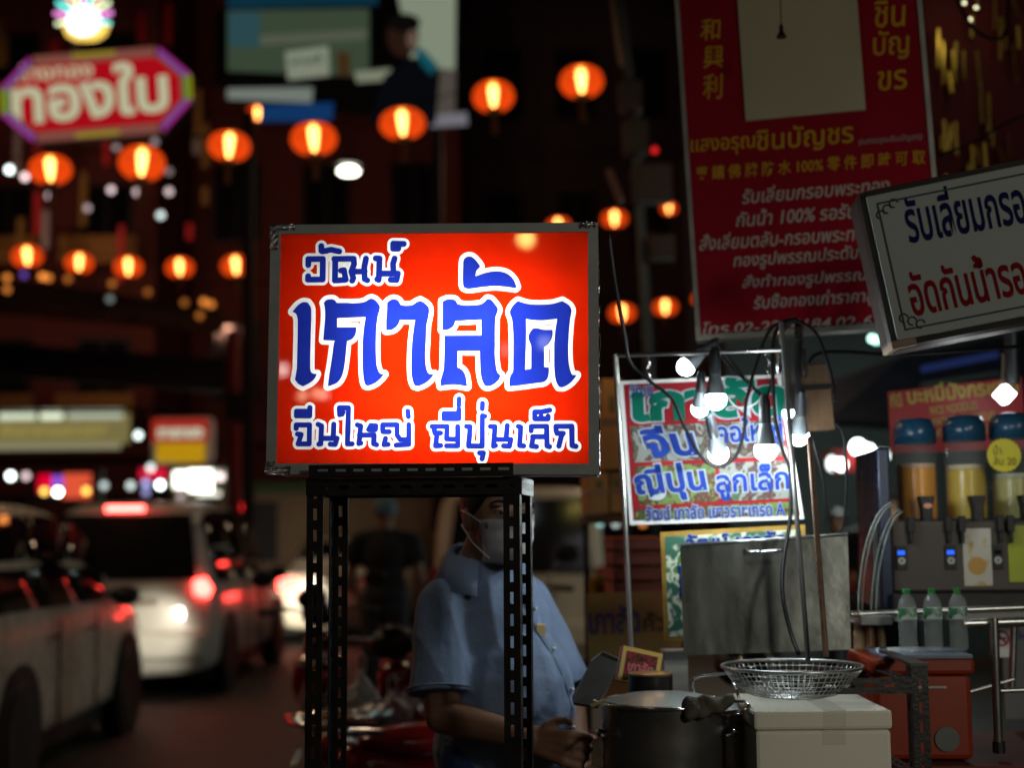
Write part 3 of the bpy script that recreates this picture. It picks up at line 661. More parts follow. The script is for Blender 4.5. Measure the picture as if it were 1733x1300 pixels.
# ------------------------------------------------------------------ vehicles
def car(label, loc, yaw, paint, kind='mpv', lights=True, Wd=1.7, L=4.4, H=1.78, headlights=True, catname='car'):
    t = thing('parked_car' if not lights else 'car', label, catname, loc, (0, 0, yaw))
    hw = Wd / 2
    # stations: y, belt z, roof z, half-width factor, roof half-width factor
    if kind == 'mpv': st = [(0, .98, 1.05, .93, .88), (.06, 1.02, 1.25, .97, .82), (.32, 1.03, H - .08, 1, .76), (.6, 1.03, H - .01, 1, .76), (1.8, 1.02, H, 1, .77), (2.7, 1.0, H - .06, 1, .75), (3.35, .99, 1.12, .99, .86), (4.0, .92, .95, .96, .9), (4.3, .78, .8, .88, .85), (4.4, .6, .62, .8, .78)]
    elif kind == 'van': st = [(0, 1.1, 1.2, .97, .94), (.03, 1.12, H - .1, .99, .9), (.15, 1.12, H, 1, .88), (3.2, 1.12, H, 1, .88), (3.6, 1.1, H - .1, 1, .84), (4.15, 1.02, 1.1, .97, .9), (4.4, .7, .75, .9, .88)]
    else: st = [(0, .85, .88, .92, .9), (.08, .93, .98, .97, .9), (.55, .95, 1.02, 1, .86), (1.15, .95, H - .06, 1, .74), (1.9, .95, H, 1, .74), (2.6, .94, H - .08, 1, .72), (3.3, .92, 1.0, 1, .86), (4.1, .82, .85, .95, .9), (4.4, .6, .62, .82, .8)]
    vs = []; fs = []; n = len(st)
    for y, zb_, zr, f, fr_ in st:
        w_ = hw * f; wr = hw * fr_
        half = [(w_ * .9, .2), (w_ * .985, .32), (w_, .55), (w_ * .985, zb_ - .04), (w_ * .955, zb_), (wr + (.3 if zr > zb_ + .3 else .0) * (w_ - wr), (zb_ + zr) / 2), (wr, zr - .05 if zr > zb_ + .15 else zr), (wr * .8, zr), (0, zr + .015)]
        ring = [(x, y, z) for x, z in half] + [(-x, y, z) for x, z in half[-2::-1]]
        vs += ring
    m = len(ring)
    for i in range(n - 1):
        for k in range(m - 1): fs.append((i * m + k, i * m + k + 1, (i + 1) * m + k + 1, (i + 1) * m + k))
        fs.append((i * m + m - 1, i * m, (i + 1) * m, (i + 1) * m + m - 1))
    fs += [tuple(range(m)), tuple((n - 1) * m + k for k in range(m))[::-1]]
    body = mk('body', MB().add(vs, fs), paint, t, smooth=True)
    s_ = body.modifiers.new('s', 'SUBSURF'); s_.levels = 1; s_.render_levels = 2
    # side glass as one band per side, following the tumblehome
    def at(y):
        for a, b in zip(st, st[1:]):
            if a[0] <= y <= b[0]:
                q = (y - a[0]) / (b[0] - a[0]); return [a[i] + (b[i] - a[i]) * q for i in range(1, 5)]
    y0, y1 = {'mpv': (.35, 3.1), 'van': (2.3, 3.9), 'sedan': (.95, 3.05)}[kind]
    cuts = [y0 + (y1 - y0) * k / 12 for k in range(13)]
    for side in (-1, 1):
        for a, b in ((0, 4), (4, 8), (8, 12)):
            vs = []; fs = []
            for k in range(a, b + 1):
                y = cuts[k] + (.02 if k == a else -.02 if k == b else 0); zb_, zr, f, fr_ = at(y); w_ = hw * f; wr = hw * fr_
                zt_ = zr - .09; 
                if zt_ < zb_ + .05: zt_ = zb_ + .05
                xm = wr + .3 * (w_ - wr) + .014; vs += [(side * (w_ * .955 + .012), y, zb_ + .03), (side * xm, y, (zb_ + zt_) / 2), (side * (wr + .03), y, zt_)]
            for k in range(b - a): fs += [(3 * k, 3 * k + 1, 3 * k + 4, 3 * k + 3), (3 * k + 1, 3 * k + 2, 3 * k + 5, 3 * k + 4)]
            mk('side_window', MB().add(vs, fs), M_glass, t, smooth='all', solid=.01)
    if kind != 'sedan':
        zr = H - .14; zl = 1.08
        e = .02 if kind == 'van' else 0
        mk('rear_window', MB().add([(-hw * .82, -.01 if e else .03, zl), (hw * .82, -.01 if e else .03, zl), (hw * .7, .02 if e else .24, zr), (-hw * .7, .02 if e else .24, zr)], [(0, 1, 2, 3)]), M_glass, t, solid=.03)
        tl = [(hw * .76, hw * .97, .93, 1.3)]
    else:
        mk('rear_window', MB().add([(-hw * .78, .6, 1.03), (hw * .78, .6, 1.03), (hw * .64, 1.1, H - .1), (-hw * .64, 1.1, H - .1)], [(0, 1, 2, 3)]), M_glass, t, solid=.03)
    red = glowmat('tail_light_on', (1, .045, .035), 20) if lights else mat('tail_lens', (.3, .01, .01), .15)
    for sx in (-1, 1):
        if kind == 'sedan': mb = MB().box(sx * hw * .62, sx * hw * .93, -.03, .05, .74, .88)
        elif kind == 'van': mb = MB().box(sx * hw * .86, sx * hw * .97, -.03, .05, .85, 1.15)
        else: mb = MB().prism([(sx * hw * .80, .95), (sx * hw * .93, .92), (sx * hw * .97, 1.0), (sx * hw * .9, 1.1), (sx * hw * .79, 1.08)], -.025, .09)
        mk('tail_light', mb, red, t, bevel=.015)
        mk('reflector', MB().box(sx * hw * .7, sx * hw * .84, -.02, .06, .44, .52), mat('red_lens', (.35, .02, .015), .12), t, bevel=.01)
        mk('headlight', MB().box(sx * hw * .55, sx * hw * .82, L - .12, L + .0, .62, .74), mat('headlamp_glass', (.8, .82, .8), .08), t, bevel=.03)
        mk('side_mirror', MB().ball((sx * (hw + .1), L * .66, 1.06), (.11, .06, .075)), M_black if kind != 'x' else paint, t, smooth='all')
    if kind == 'mpv': mk('brake_light', MB().box(-.17, .17, .18, .24, H - .1, H - .055), glowmat('brake_light_on', (1, .06, .05), 22) if lights else M_black, t)
    mk('bumper', MB().box(-hw * .92, hw * .92, -.07, .1, .36, .62), paint, t, bevel=.05)
    mk('number_plate', MB().box(-.17, .17, -.085, -.071, .70 if kind == 'mpv' else .5, .82 if kind == 'mpv' else .6), M_white, t)
    mk('tailgate_trim', MB().box(-.36, .36, -.05, -.02 if kind != 'mpv' else .0, .86, .9), M_chrome, t, bevel=.008)
    mk('sill', MB().box(-hw * .9, hw * .9, .3, L - .4, .14, .26), M_black, t, bevel=.02)
    for yy in (.78, L - .9):
        for sx in (-1, 1):
            mk('wheel_arch', MB(Matrix.Translation((sx * (hw - .006), yy, .36)) @ Matrix.Rotation(R(90), 4, 'Y')).lathe([(.40, -.02), (.40, .02)], n=28), M_black, t)
            WM = Matrix.Translation((sx * (hw - .07), yy, .335)) @ Matrix.Rotation(R(90), 4, 'Y')
            wh = mk('wheel', MB(WM).lathe([(.22, -.1), (.31, -.1), (.335, -.07), (.335, .07), (.31, .1), (.22, .1)], n=28), M_rubber, t, smooth=True)
            rb = MB(WM)
            rb.lathe([(.2, -.06), (.215, .1 * sx), (.18, .085 * sx)], n=24, caps=False); rb.lathe([(.05, .06 * sx), (.05, .095 * sx)], n=14)
            for q in range(5):
                a = q * 2 * math.pi / 5; rb.bar((.03 * math.cos(a), .03 * math.sin(a), .08 * sx), (.2 * math.cos(a), .2 * math.sin(a), .09 * sx), .04, .02)
            mk('rim', rb, mat('alloy_rim', (.4, .4, .38), .3, .9), wh, smooth=True)
    for q in (L * .36, L * .57):
        mb = MB()
        for sx in (-1, 1): mb.box(sx * hw * .992, sx * (hw * .992 + .012), q, q + .012, .3, .97)
        mk('door_gap', mb, M_black, t)
    for sx in (-1, 1):
        for q in (L * .3, L * .5): mk('door_handle', MB().box(sx * (hw + .005), sx * (hw + .035), q, q + .16, .86, .885), M_chrome, t, bevel=.005)
    if headlights:
        for sx in (-1, 1):
            l = lamp('headlight_beam', 'SPOT', (sx * hw * .7, L + .06, .72), 60 if headlights is True else headlights, (1, .9, .7), .05, spot=46, parent=t, blend=.8)
            l.rotation_euler = (R(84), 0, 0)
    return t
WP = mat('white_car_paint', (.66, .61, .50), .25, noise=.05, coat=.6); 
WP2 = mat('silver_white_paint', (.46, .46, .43), .3, noise=.05, coat=.6)
car('white car at the left edge seen from its rear right, close to the photographer', (-3.72, 7.55, 0), R(2.0), WP, 'mpv', True, 1.78, 4.35, 1.72, headlights=60)
car('white people carrier with a glowing brake light in the middle of the traffic', (-3.62, 13.1, 0), R(0), WP2, 'mpv', True, 1.76, 4.5, 1.82, headlights=260)
car('pale saloon with lit tail lights seen behind the left legs of the sign stand', (-2.35, 19.2, 0), R(0), WP, 'sedan', True, 1.72, 4.4, 1.45, headlights=False)
car('cream van parked behind the man in blue', (.05, 14.0, 0), R(-3), mat('cream_van_paint', (.55, .46, .33), .4, noise=.1), 'van', False, 1.75, 4.4, 1.95, headlights=False, catname='van')

def scooter(label, loc, yaw, paint, lean=0, seat=None):
    t = thing('parked_scooter', label, 'scooter', loc, (0, lean, yaw), 'red scooters parked by the pavement')
    for nm, y in (('rear_wheel', 0.28), ('front_wheel', 1.5)):
        WM = Matrix.Translation((0, y, .28)) @ Matrix.Rotation(R(90), 4, 'Y')
        wh = mk(nm, MB(WM).lathe([(.19, -.045), (.25, -.05), (.28, -.02), (.28, .02), (.25, .05), (.19, .045)], n=28), M_rubber, t, smooth=True)
        rb = MB(WM); rb.lathe([(.19, -.03), (.2, 0), (.19, .03)], n=24, caps=False); rb.lathe([(.04, -.05), (.04, .05)], n=12)
        for q in range(6): a = q * math.pi / 3; rb.bar((.03 * math.cos(a), .03 * math.sin(a), 0), (.19 * math.cos(a), .19 * math.sin(a), 0), .02, .015)
        mk('rim', rb, M_chrome, wh, smooth=True)
    fb = MB(); fb.cap((0, .05, .72), (0, .62, .56), .07, .12); fb.cap((0, .62, .56), (0, .8, .45), .11, .09); fb.cap((0, .45, .62), (0, .0, .75), .1, .045)
    blob('tail_fairing', fb, paint, t, .015, 4)
    fb = MB(); fb.ball((0, 1.28, .62), (.17, .05, .22)); fb.ball((0, 1.3, .84), (.09, .06, .08)); fb.cap((0, .8, .42), (0, 1.2, .5), .07, .07)
    blob('leg_shield', fb, paint, t, .015, 4)
    fb = MB(); fb.ball((0, 1.5, .48), (.06, .26, .09)); blob('front_fender', fb, paint, t, .012, 3)
    fb = MB(); fb.ball((0, .28, .80), (.12, .28, .055)); fb.ball((0, .62, .76), (.11, .2, .06)); blob('seat', fb, seat or mat('seat_vinyl', (.01, .01, .011), .3, bump=.2), t, .012, 4)
    fb = MB(); fb.ball((0, 1.25, 1.0), (.11, .09, .075)); blob('headlight_cowl', fb, M_black, t, .012, 3)
    mk('instrument_panel', MB().lathe([(.05, 1.07), (.055, 1.085), (.01, 1.09)], c=(0, 1.2, 0), n=20), M_chrome, t, smooth=True)
    mk('headlight', MB().ball((0, 1.325, .995), (.07, .03, .055)), mat('headlamp_glass', (.8, .82, .8), .08), t, smooth='all')
    mk('tail_lamp', MB().ball((0, -.02, .74), (.07, .04, .035)), mat('red_lens', (.35, .02, .015), .12), t, smooth='all')
    mk('handlebar', MB().tube([(-.33, 1.12, 1.02), (-.2, 1.18, 1.04), (0, 1.22, 1.02), (.2, 1.18, 1.04), (.33, 1.12, 1.02)], .013, 10), M_chrome, t, smooth='all')
    for sx in (-1, 1):
        mk('grip', MB().tube([(sx * .24, 1.155, 1.032), (sx * .345, 1.115, 1.02)], .019, 10), M_rubber, t, smooth='all')
        mk('brake_lever', MB().tube([(sx * .18, 1.2, 1.03), (sx * .33, 1.18, 1.015)], .006, 6), M_chrome, t, smooth='all')
        mk('mirror_stem', MB().tube([(sx * .2, 1.19, 1.04), (sx * .24, 1.17, 1.14), (sx * .29, 1.15, 1.19)], .006, 8), M_chrome, t, smooth='all')
        mi = mk('mirror', MB(Matrix.Translation((sx * .33, 1.15, 1.22))).ball((0, 0, 0), (.068, .018, .052), 20, 12), M_black, t, smooth='all')
        mk('fork', MB().tube([(sx * .08, 1.5, .28), (sx * .07, 1.32, .8)], .016, 8), M_chrome, t, smooth='all')
    rk = MB().tube([(-.11, .08, .84), (-.12, -.12, .86), (0, -.2, .865), (.12, -.12, .86), (.11, .08, .84)], .011, 8)
    rk.tube([(-.1, -.06, .86), (.1, -.06, .86)], .008, 6)
    mk('grab_rail', rk, M_chrome, t, smooth='all')
    mk('exhaust', MB().tube([(.13, .8, .25), (.15, .5, .26), (.16, -.05, .36)], [.02, .045, .05], 12), M_chrome, t, smooth='all')
    mk('kick_stand', MB().tube([(-.1, .6, .3), (-.22, .55, .02)], .011, 6), M_chrome, t, smooth='all')
    return t
RED = mat('red_paint', (.22, .006, .01), .18, noise=.1, coat=.8)
scooter('red scooter hung with plastic bags, parked left of the man in blue', (-.62, 5.15, .01), R(-6), RED, R(-3))
scooter('red scooter parked crosswise behind the sign stand, nearest to the photographer', (-.50, 4.5, .06), R(-80), RED, R(2), mat('red_seat_vinyl', (.3, .008, .014), .2, coat=.6))
scooter('red scooter behind the man in blue, its mirror against the cream van', (-.02, 7.0, .13), R(-4), RED, R(-4))
scooter('red scooter farther up the kerb, beyond the one carrying plastic bags', (-1.0, 7.4, .01), R(8), RED)
# plastic bags hanging on the scooter
def bag(label, px, py, Y, w_, h_, m, nm='plastic_bag'):
    c = P(px, py, Y); t = thing(nm, label, 'bag', c)
    mb = MB(); mb.ball((0, 0, -h_ * .65), (w_ * .5, w_ * .32, h_ * .36)); mb.cap((0, 0, -h_ * .45), (0, 0, -.02), w_ * .25, w_ * .08)
    blob('bag_body', mb, m, t, .006, 3, disp=wrinkle(.004, 60))
    mk('bag_handle', MB().tube([(-.012, 0, -.03), (-.018, 0, .03), (0, 0, .055), (.018, 0, .03), (.012, 0, -.03)], .004, 6), m, t, smooth='all')
M_bag = mat('thin_plastic', (.7, .75, .78), .35, noise=.15)
bag('pale grey plastic bag hanging from the nearest scooter, behind the stand', 612, 1128, 5.9, .16, .24, M_bag)
bag('crumpled plastic bag with pink print beside the pale grey bag', 664, 1165, 5.9, .17, .16, mat('printed_plastic', (.6, .58, .66), .35, c2=(.4, .12, .16), thresh=(.35, .5), nscale=14))

# ------------------------------------------------------------------ tall red shop sign
tall = thing('shop_signboard', 'tall dark red Thai and Chinese gold shop signboard with a blank cream panel', 'sign', P(1375, 570, 3.62), (0, -.040, R(-9)))
TL = board_local(tall, 1158, 0); BL = board_local(tall, 1186, 568); BR = board_local(tall, 1585, 553)
x0, x1 = BL.x, board_local(tall, 1574, 270).x; z0 = BL.z; z1 = z0 + 1.35
mk('sign_panel', MB().box(x0, x1, 0, .05, z0, z1), mat('dark_red_board', (.26, .003, .012), .75, noise=.2, nscale=3, spec=.15), tall)
mb = MB().box(x0 - .012, x0, -.008, .06, z0 - .014, z1).box(x1, x1 + .012, -.008, .06, z0 - .014, z1).box(x0, x1, -.008, .06, z0 - .014, z0)
mk('edge_trim', mb, mat('worn_trim', (.4, .38, .33), .4, .6, noise=.4), tall)
pc = [board_local(tall, *c) for c in ((1262, 205), (1465, 190))]
mk('blank_panel', MB().box(pc[0].x, pc[1].x, -.01, -.001, pc[0].z, z1 - .08), mat('cream_board', (.42, .37, .22), .6, noise=.15, nscale=4), tall)
GOLD = mat('gold_lettering', (.52, .29, .012), .7, noise=.2, spec=.2); CREAM = mat('cream_lettering', (.42, .38, .31), .5, noise=.1)
for tx, a, b, h, m in (
    ('和', (1186, 68), (1220, 66), 36, GOLD), ('興', (1191, 115), (1224, 113), 37, GOLD), ('利', (1190, 168), (1224, 166), 42, GOLD),
    ('ชิน', (1482, 46), (1533, 43), 44, GOLD), ('บัญ', (1479, 102), (1540, 98), 50, GOLD), ('ขร', (1488, 153), (1535, 149), 32, GOLD),
    ('แสงอรุณ', (1170, 266), (1279, 258), 30, GOLD), ('ชินบัญชร', (1283, 262), (1445, 248), 44, GOLD), ('(แสงอรุณชินบัญชร)', (1454, 248), (1561, 238), 14, mat('dim_lettering', (.3, .24, .2), .5)),
    ('專 鑲 佛 牌 防 水 100% 零 件 即 時 可 取', (1178, 306), (1566, 277), 24, GOLD),
    ('รับเลี่ยมกรอบพระทอง', (1256, 345), (1506, 324), 27, CREAM), ('กันน้ำ 100% รอรับได้เลย', (1246, 384), (1520, 363), 27, CREAM),
    ('สั่งเลี่ยมตลับ-กรอบพระทอง', (1184, 424), (1478, 405), 27, CREAM), ('ทองรูปพรรณประดับพลอย', (1242, 459), (1520, 440), 30, CREAM),
    ('สั่งทำทองรูปพรรณต่างๆ', (1257, 494), (1530, 476), 28, CREAM), ('รับซื้อทองเก่าราคาสูง', (1276, 530), (1496, 516), 31, CREAM),
    ('โทร.02-2254184,02-6280', (1190, 570), (1530, 552), 24, CREAM)):
    write(tall, 'lettering', tx, m, a, b, h, bold=.012, shear=.22 if m is not GOLD else .08)

# ------------------------------------------------------------------ tilted white lightbox (unlit)
wb = thing('unlit_lightbox', 'unlit white lightbox with blue and red Thai lettering, tilted at the upper right', 'sign', P(1545, 588, 3.0), (0, -.175, R(-6)))
bl = board_local(wb, 1512, 588); k_ = 3.0 / F; hh = board_local(wb, 1474, 322).z; x0 = bl.x
mk('casing', MB().box(x0 - .006, x0 + .5, .006, .14, bl.z - .006, hh + .006), mat('dull_casing', (.10, .09, .08), .45, .5, noise=.3), wb, bevel=.02)
mb = MB().box(x0 + .012, x0 + .49, -.002, .006, bl.z + .012, hh - .012); mk('face_panel', mb, mat('milky_acrylic', (.42, .47, .43), .6, noise=.06), wb, bevel=.002)
mb = MB(); li = .030
mb.box(x0 + li, x0 + .47, -.0035, -.0022, bl.z + li, bl.z + li + .004).box(x0 + li, x0 + .47, -.0035, -.0022, hh - li - .004, hh - li).box(x0 + li, x0 + li + .004, -.0035, -.0022, bl.z + li + .0045, hh - li - .0045)
for zc, s_ in ((bl.z + li + .008, 1), (hh - li - .008, -1)):
    for q in range(3):
        mb.tube([(x0 + li + .004 + .016 * q + .009 * math.cos(a), -.003, zc + s_ * (.016 * (2 - q) * .6) + .009 * math.sin(a)) for a in [R(30 * i) for i in range(10)]], .0018, 6)
mk('scroll_border', mb, mat('dark_green_ink', (.01, .035, .03), .5), wb)
mk('corner_cap', MB().box(x0 - .004, x0 + .05, -.004, .12, bl.z - .004, bl.z + .014), mat('tan_tape', (.35, .25, .16), .5, noise=.3), wb, bevel=.004)
NAVY = mat('navy_ink', (.012, .014, .10), .85, spec=.1); RINK = mat('red_ink', (.28, .008, .012), .85, spec=.1)
write(wb, 'lettering', 'รับเลี่ยมกรอบ', NAVY, (1540, 411), (1765, 371), 84, bold=.018, off=-.0034)
write(wb, 'lettering', 'อัดกันน้ำรอรับ', RINK, (1547, 535), (1790, 485), 80, bold=.018, off=-.0034)

# ------------------------------------------------------------------ gold shop decorations at the top right
dec = thing('gold_shop_window', 'dim display of hanging gold ornaments on red behind the top right corner', 'shop window', P(1670, 200, 5.4))
mk('back_panel', MB().box(-.2, .42, .08, .12, -.35, 1.0), mat('dark_red_cloth', (.12, .01, .01), .8), dec)
gm = mat('gold', (.62, .45, .08), .3, .9, noise=.4)
for k in range(34):
    x = random.uniform(-.18, .2); z = random.uniform(-.25, .55); L = random.uniform(.05, .18)
    mk('gold_chain', MB().tube([(x, random.uniform(.0, .05), z), (x + random.uniform(-.01, .01), .02, z - L)], random.uniform(.003, .009), 6), gm, dec)
lamp('window_light', 'POINT', P(1650, 10, 5.2), .35, (1, .85, .5), .03)
for k, (px, py) in enumerate(((1632, 4), (1652, 12), (1642, 32))):
    t = thing('display_lamp', ('highest', 'rightmost', 'lowest')[k] + ' of three tiny display lamps over the gold ornaments, top right', 'lamp', P(px, py, 5.35), group='display lamps over the gold ornaments')
    mk('bulb', MB().ball((0, 0, 0), .006, 10, 8), glowmat('display_bulb', (1, .95, .6), 3), t); mk('holder', MB().lathe([(.006, .004), (.004, .02)], n=10), M_black, t)
def cable(label, pts, r=.004, m=None, name='cable', cat='cable'):
    """pts: (px, py, Y) -> smooth hanging cable"""
    P3 = [P(*p) for p in pts]; out = []
    n = len(P3)
    for i in range(n - 1):
        p0, p1, p2, p3 = P3[max(i - 1, 0)], P3[i], P3[i + 1], P3[min(i + 2, n - 1)]
        for s_ in (0, .2, .4, .6, .8):
            out.append(.5 * ((2 * p1) + (p2 - p0) * s_ + (2 * p0 - 5 * p1 + 4 * p2 - p3) * s_ ** 2 + (3 * p1 - p0 - 3 * p2 + p3) * s_ ** 3))
    out.append(P3[-1])
    o = mk(name, MB().tube(out, r, 8), m or M_cable, smooth='all'); prop(o, label, cat); return o
cable('thin black wire crossing the gold ornaments at the upper right', [(1590, 262, 4.2), (1650, 240, 4.2), (1690, 215, 4.2), (1760, 180, 4.2)], .004)
cable('bundle of dark wires hanging in front of the gold ornaments', [(1610, -20, 4.4), (1650, 50, 4.4), (1700, 60, 4.4), (1705, -20, 4.4)], .006)
tas = thing('hanging_tassel', 'small black tassel hanging in front of the cream panel', 'tassel', P(1322, 40, 3.4))
mk('cord', MB().tube([(0, 0, .09), (0, 0, -.0)], .0012, 6), M_cable, tas)
mk('tassel_body', MB().lathe([(.003, .0), (.006, -.012), (.004, -.016), (.013, -.034)], n=12), M_black, tas)

# ------------------------------------------------------------------ hanging poster in its wire frame
YP = 3.42
def pole(label, pts, r, m, name='metal_pole', cat='pole'):
    o = mk(name, MB().tube([P(*p) for p in pts], r, 12), m, smooth=True); prop(o, label, cat); return o
M_alu2 = mat('dull_tube', (.16, .165, .16), .5, .5)
fr_ = thing('wire_stand', 'thin steel frame from which the red nut menu board hangs', 'wire stand', P(1068, 1090, YP))
mk('upright', MB().tube([P(1041, 600, YP), P(1055, 830, YP), P(1070, 1110, YP)], .0065, 12), M_steel, fr_, world=True, smooth=True)
mk('upright', MB().tube([P(1322, 545, 3.2), P(1345, 830, 3.16), P(1368, 1120, 3.12)], .0055, 12), M_alu2, fr_, world=True, smooth=True)
mk('top_bar', MB().tube([P(1041, 602, YP), P(1326, 592, 3.2)], .0045, 10), M_steel, fr_, world=True, smooth=True)
post = thing('menu_board', 'red hanging menu board with green and blue Thai lettering over pictures of nuts', 'sign', P(1205, 885, YP - .01), (0, -.055, R(-2)))
def patch(root, name, m, c, off, thick=.0):
    return quad_on(root, name, m, c, off, thick)
cs = ((1048, 645), (1321, 634), (1361, 879), (1066, 889))
patch(post, 'board', M_white, cs, .004, .004)
patch(post, 'print', mat('red_print', (.24, .008, .014), .65, noise=.1, spec=.2), ((1055, 651), (1315, 640), (1354, 872), (1072, 881)), -.0006)
c0 = photomat('nut_print', [S(25, 60, 35), S(55, 95, 55), S(85, 80, 72), S(65, 36, 34), S(120, 125, 118)], 22)
c1 = photomat('leaf_print', [S(20, 50, 30), S(45, 90, 42), S(80, 30, 28), S(90, 115, 60)], 25)
for q, m in ((((1066, 722), (1200, 716), (1208, 777), (1073, 783)), c0), (((1206, 716), (1322, 711), (1334, 772), (1215, 777)), c0),
             (((1074, 790), (1209, 784), (1216, 849), (1082, 856)), c1), (((1216, 784), (1336, 779), (1345, 843), (1224, 849)), c0), (((1076, 862), (1348, 849), (1352, 871), (1073, 881)), c1)):
    patch(post, 'nut_picture', m, q, -.0012)
BLUE = mat('blue_ink', (.012, .04, .26), .7, spec=.15); WOUT = mat('white_ink', (.36, .42, .46), .7, noise=.05, spec=.15); GRN = mat('green_ink', (.0, .12, .075), .7, spec=.15)
WO = lambda b: (b, WOUT)
write(post, 'lettering', 'วัฒน์', BLUE, (1067, 673), (1106, 670), 22, bold=.02, off=-.0018, outline=WO(.06))
write(post, 'lettering', 'เกาลัด', GRN, (1076, 712), (1330, 700), 62, bold=.045, off=-.0018, outline=WO(.075))
write(post, 'lettering', 'จีน', BLUE, (1088, 774), (1180, 769), 50, bold=.04, shear=-.2, off=-.0018, outline=WO(.075))
write(post, 'lettering', 'คอใหญ่', BLUE, (1214, 758), (1325, 751), 48, bold=.03, off=-.0018, outline=WO(.065))
write(post, 'lettering', 'ญี่ปุ่น', BLUE, (1078, 850), (1196, 842), 60, bold=.04, shear=-.1, off=-.0018, outline=WO(.075))
write(post, 'lettering', 'ลูกเล็ก', BLUE, (1214, 847), (1336, 840), 56, bold=.03, off=-.0018, outline=WO(.065))
write(post, 'lettering', 'วัฒน์ เกาลัด เยาวราชเทรด A', BLUE, (1094, 881), (1328, 872), 23, bold=.03, off=-.0018, outline=WO(.07))
for px in (1097, 1300):
    h = thing('twisted_hook', 'twisted wire hook holding the %s corner of the red menu board' % ('left' if px < 1200 else 'right'), 'hook', P(px, 640, YP - .012))
    mk('wire', MB().tube([(.004 * math.sin(k * .9), .004 * math.cos(k * .9), k * .0045 - .003) for k in range(12)] + [(.004, 0, .055), (-.002, 0, .062), (-.006, 0, .056)], .0017, 6), M_chrome, h, smooth='all')
    mk('eyelet', MB().tube([(.004 * math.cos(a), 0, -.004 + .004 * math.sin(a)) for a in [R(45 * i) for i in range(8)]], .0012, 6, closed=True), M_chrome, h)
# second printed board behind the steel lid
YB = 3.38
b2 = thing('nut_poster', 'green nut poster in a gold frame half hidden behind the steel lid', 'poster', P(1240, 1090, YB), (0, -.04, R(-2)))
quad_on(b2, 'gold_frame', mat('gold_frame', (.6, .38, .08), .35, .4, noise=.3, nscale=30), ((1117, 901), (1361, 888), (1372, 1080), (1124, 1085)), .0, .01)
quad_on(b2, 'print', photomat('green_print', [S(30, 80, 50), S(110, 170, 70), S(60, 120, 60), S(220, 225, 200), S(60, 110, 90)], 12), ((1125, 909), (1354, 896), (1364, 1074), (1131, 1078)), -.0106)
write(b2, 'lettering', 'วัฒน์ เกาลัด', BLUE, (1162, 934), (1330, 926), 28, bold=.03, off=-.0112, outline=WO(.06))
mb = MB(); A = board_local(b2, 1141, 1010); B_ = board_local(b2, 1154, 958)
mk('big_letter', MB().prism([(B_.x - .013, B_.z), (B_.x + .03, B_.z + .004), (B_.x + .032, A.z), (A.x + .018, A.z - .006), (A.x + .012, A.z + .004), (B_.x - .006, B_.z - .02)], -.0135, -.0125), BLUE, b2)
# ------------------------------------------------------------------ bulbs and cables
GB = glowmat('bulb_glow', (.88, .97, 1), 18)
def bulb(label, px, py, Y, r=.029, tilt=(0, 0, 0), m=GB, big=True):
    t = thing('light_bulb', label, 'light bulb', P(px, py, Y), tilt, 'lit bulbs hanging over the stall')
    mk('globe', MB().ball((0, 0, 0), (r, r, r * 1.0), 24, 16), m, t, smooth='all')
    mk('heat_sink', MB().lathe([(r * .93, r * .3), (r * .75, r * 1.2), (r * .55, r * 2.0), (r * .5, r * 2.3)], n=20, caps=False), mat('bulb_collar', (.12, .14, .15), .4, noise=.1), t, smooth=True)
    mk('lamp_holder', MB().lathe([(r * .52, r * 2.3), (r * .56, r * 2.5), (r * .5, r * 4.2), (r * .3, r * 4.8)], n=16), mat('holder_plastic', (.02, .025, .03), .4), t, smooth=True)
    return t
bulb('large lit bulb in a dark flared holder in front of the menu board', 1211, 676, 3.22, .025)
bulb('lit bulb close under the left side of the large flared holder', 1184, 692, 3.30, .02, (R(30), 0, 0))
bulb('lit bulb inside the lowest loop of the black cable', 1216, 768, 3.30, .024, (R(40), R(-20), 0))
bulb('round lit bulb on a grey neck hanging at the right of the menu board', 1296, 762, 3.18, .026)
bulb('lit spot bulb tilted to the left above the top edge of the menu board', 1161, 621, 3.46, .022, (0, R(50), 0))
bulb('lit bulb right behind the steel pole, the lower of two', 1352, 738, 3.35, .024, (R(30), 0, 0))
bulb('lit bulb right behind the steel pole, the upper of two', 1334, 699, 3.40, .014)
for px, py, Y, e in ((1211, 700, 3.19, 1.7), (1216, 792, 3.26, 1.3), (1296, 790, 3.15, 2.4), (1161, 640, 3.42, .5), (1350, 764, 3.32, 1.2)):
    lamp('bulb_light', 'POINT', P(px, py, Y), e, (.86, .96, 1), .022)
cable('thick black cable looping from the lightbox down over the menu board to the pole top', [(1030, 392, 3.0), (1040, 470, 3.1), (1056, 560, 3.2), (1066, 612, 3.3), (1100, 645, 3.32), (1137, 675, 3.32), (1160, 725, 3.32), (1186, 772, 3.32), (1215, 790, 3.32), (1245, 772, 3.32), (1259, 730, 3.32), (1263, 680, 3.32), (1282, 610, 3.32), (1305, 556, 3.32), (1342, 540, 3.33)], .0042)
cable('thick black cable falling from the pole top to the wire basket', [(1345, 540, 3.3), (1316, 556, 3.3), (1308, 600, 3.3), (1311, 700, 3.3), (1324, 760, 3.3), (1338, 800, 3.28), (1337, 880, 3.25), (1326, 950, 3.2), (1325, 1010, 3.15), (1338, 1070, 3.1), (1352, 1108, 3.05)], .0048)
cable('black cable looping to the right of the pole top, ending in a steel hook', [(1345, 541, 3.34), (1378, 560, 3.34), (1396, 600, 3.34), (1410, 650, 3.34), (1413, 680, 3.34)], .0042)
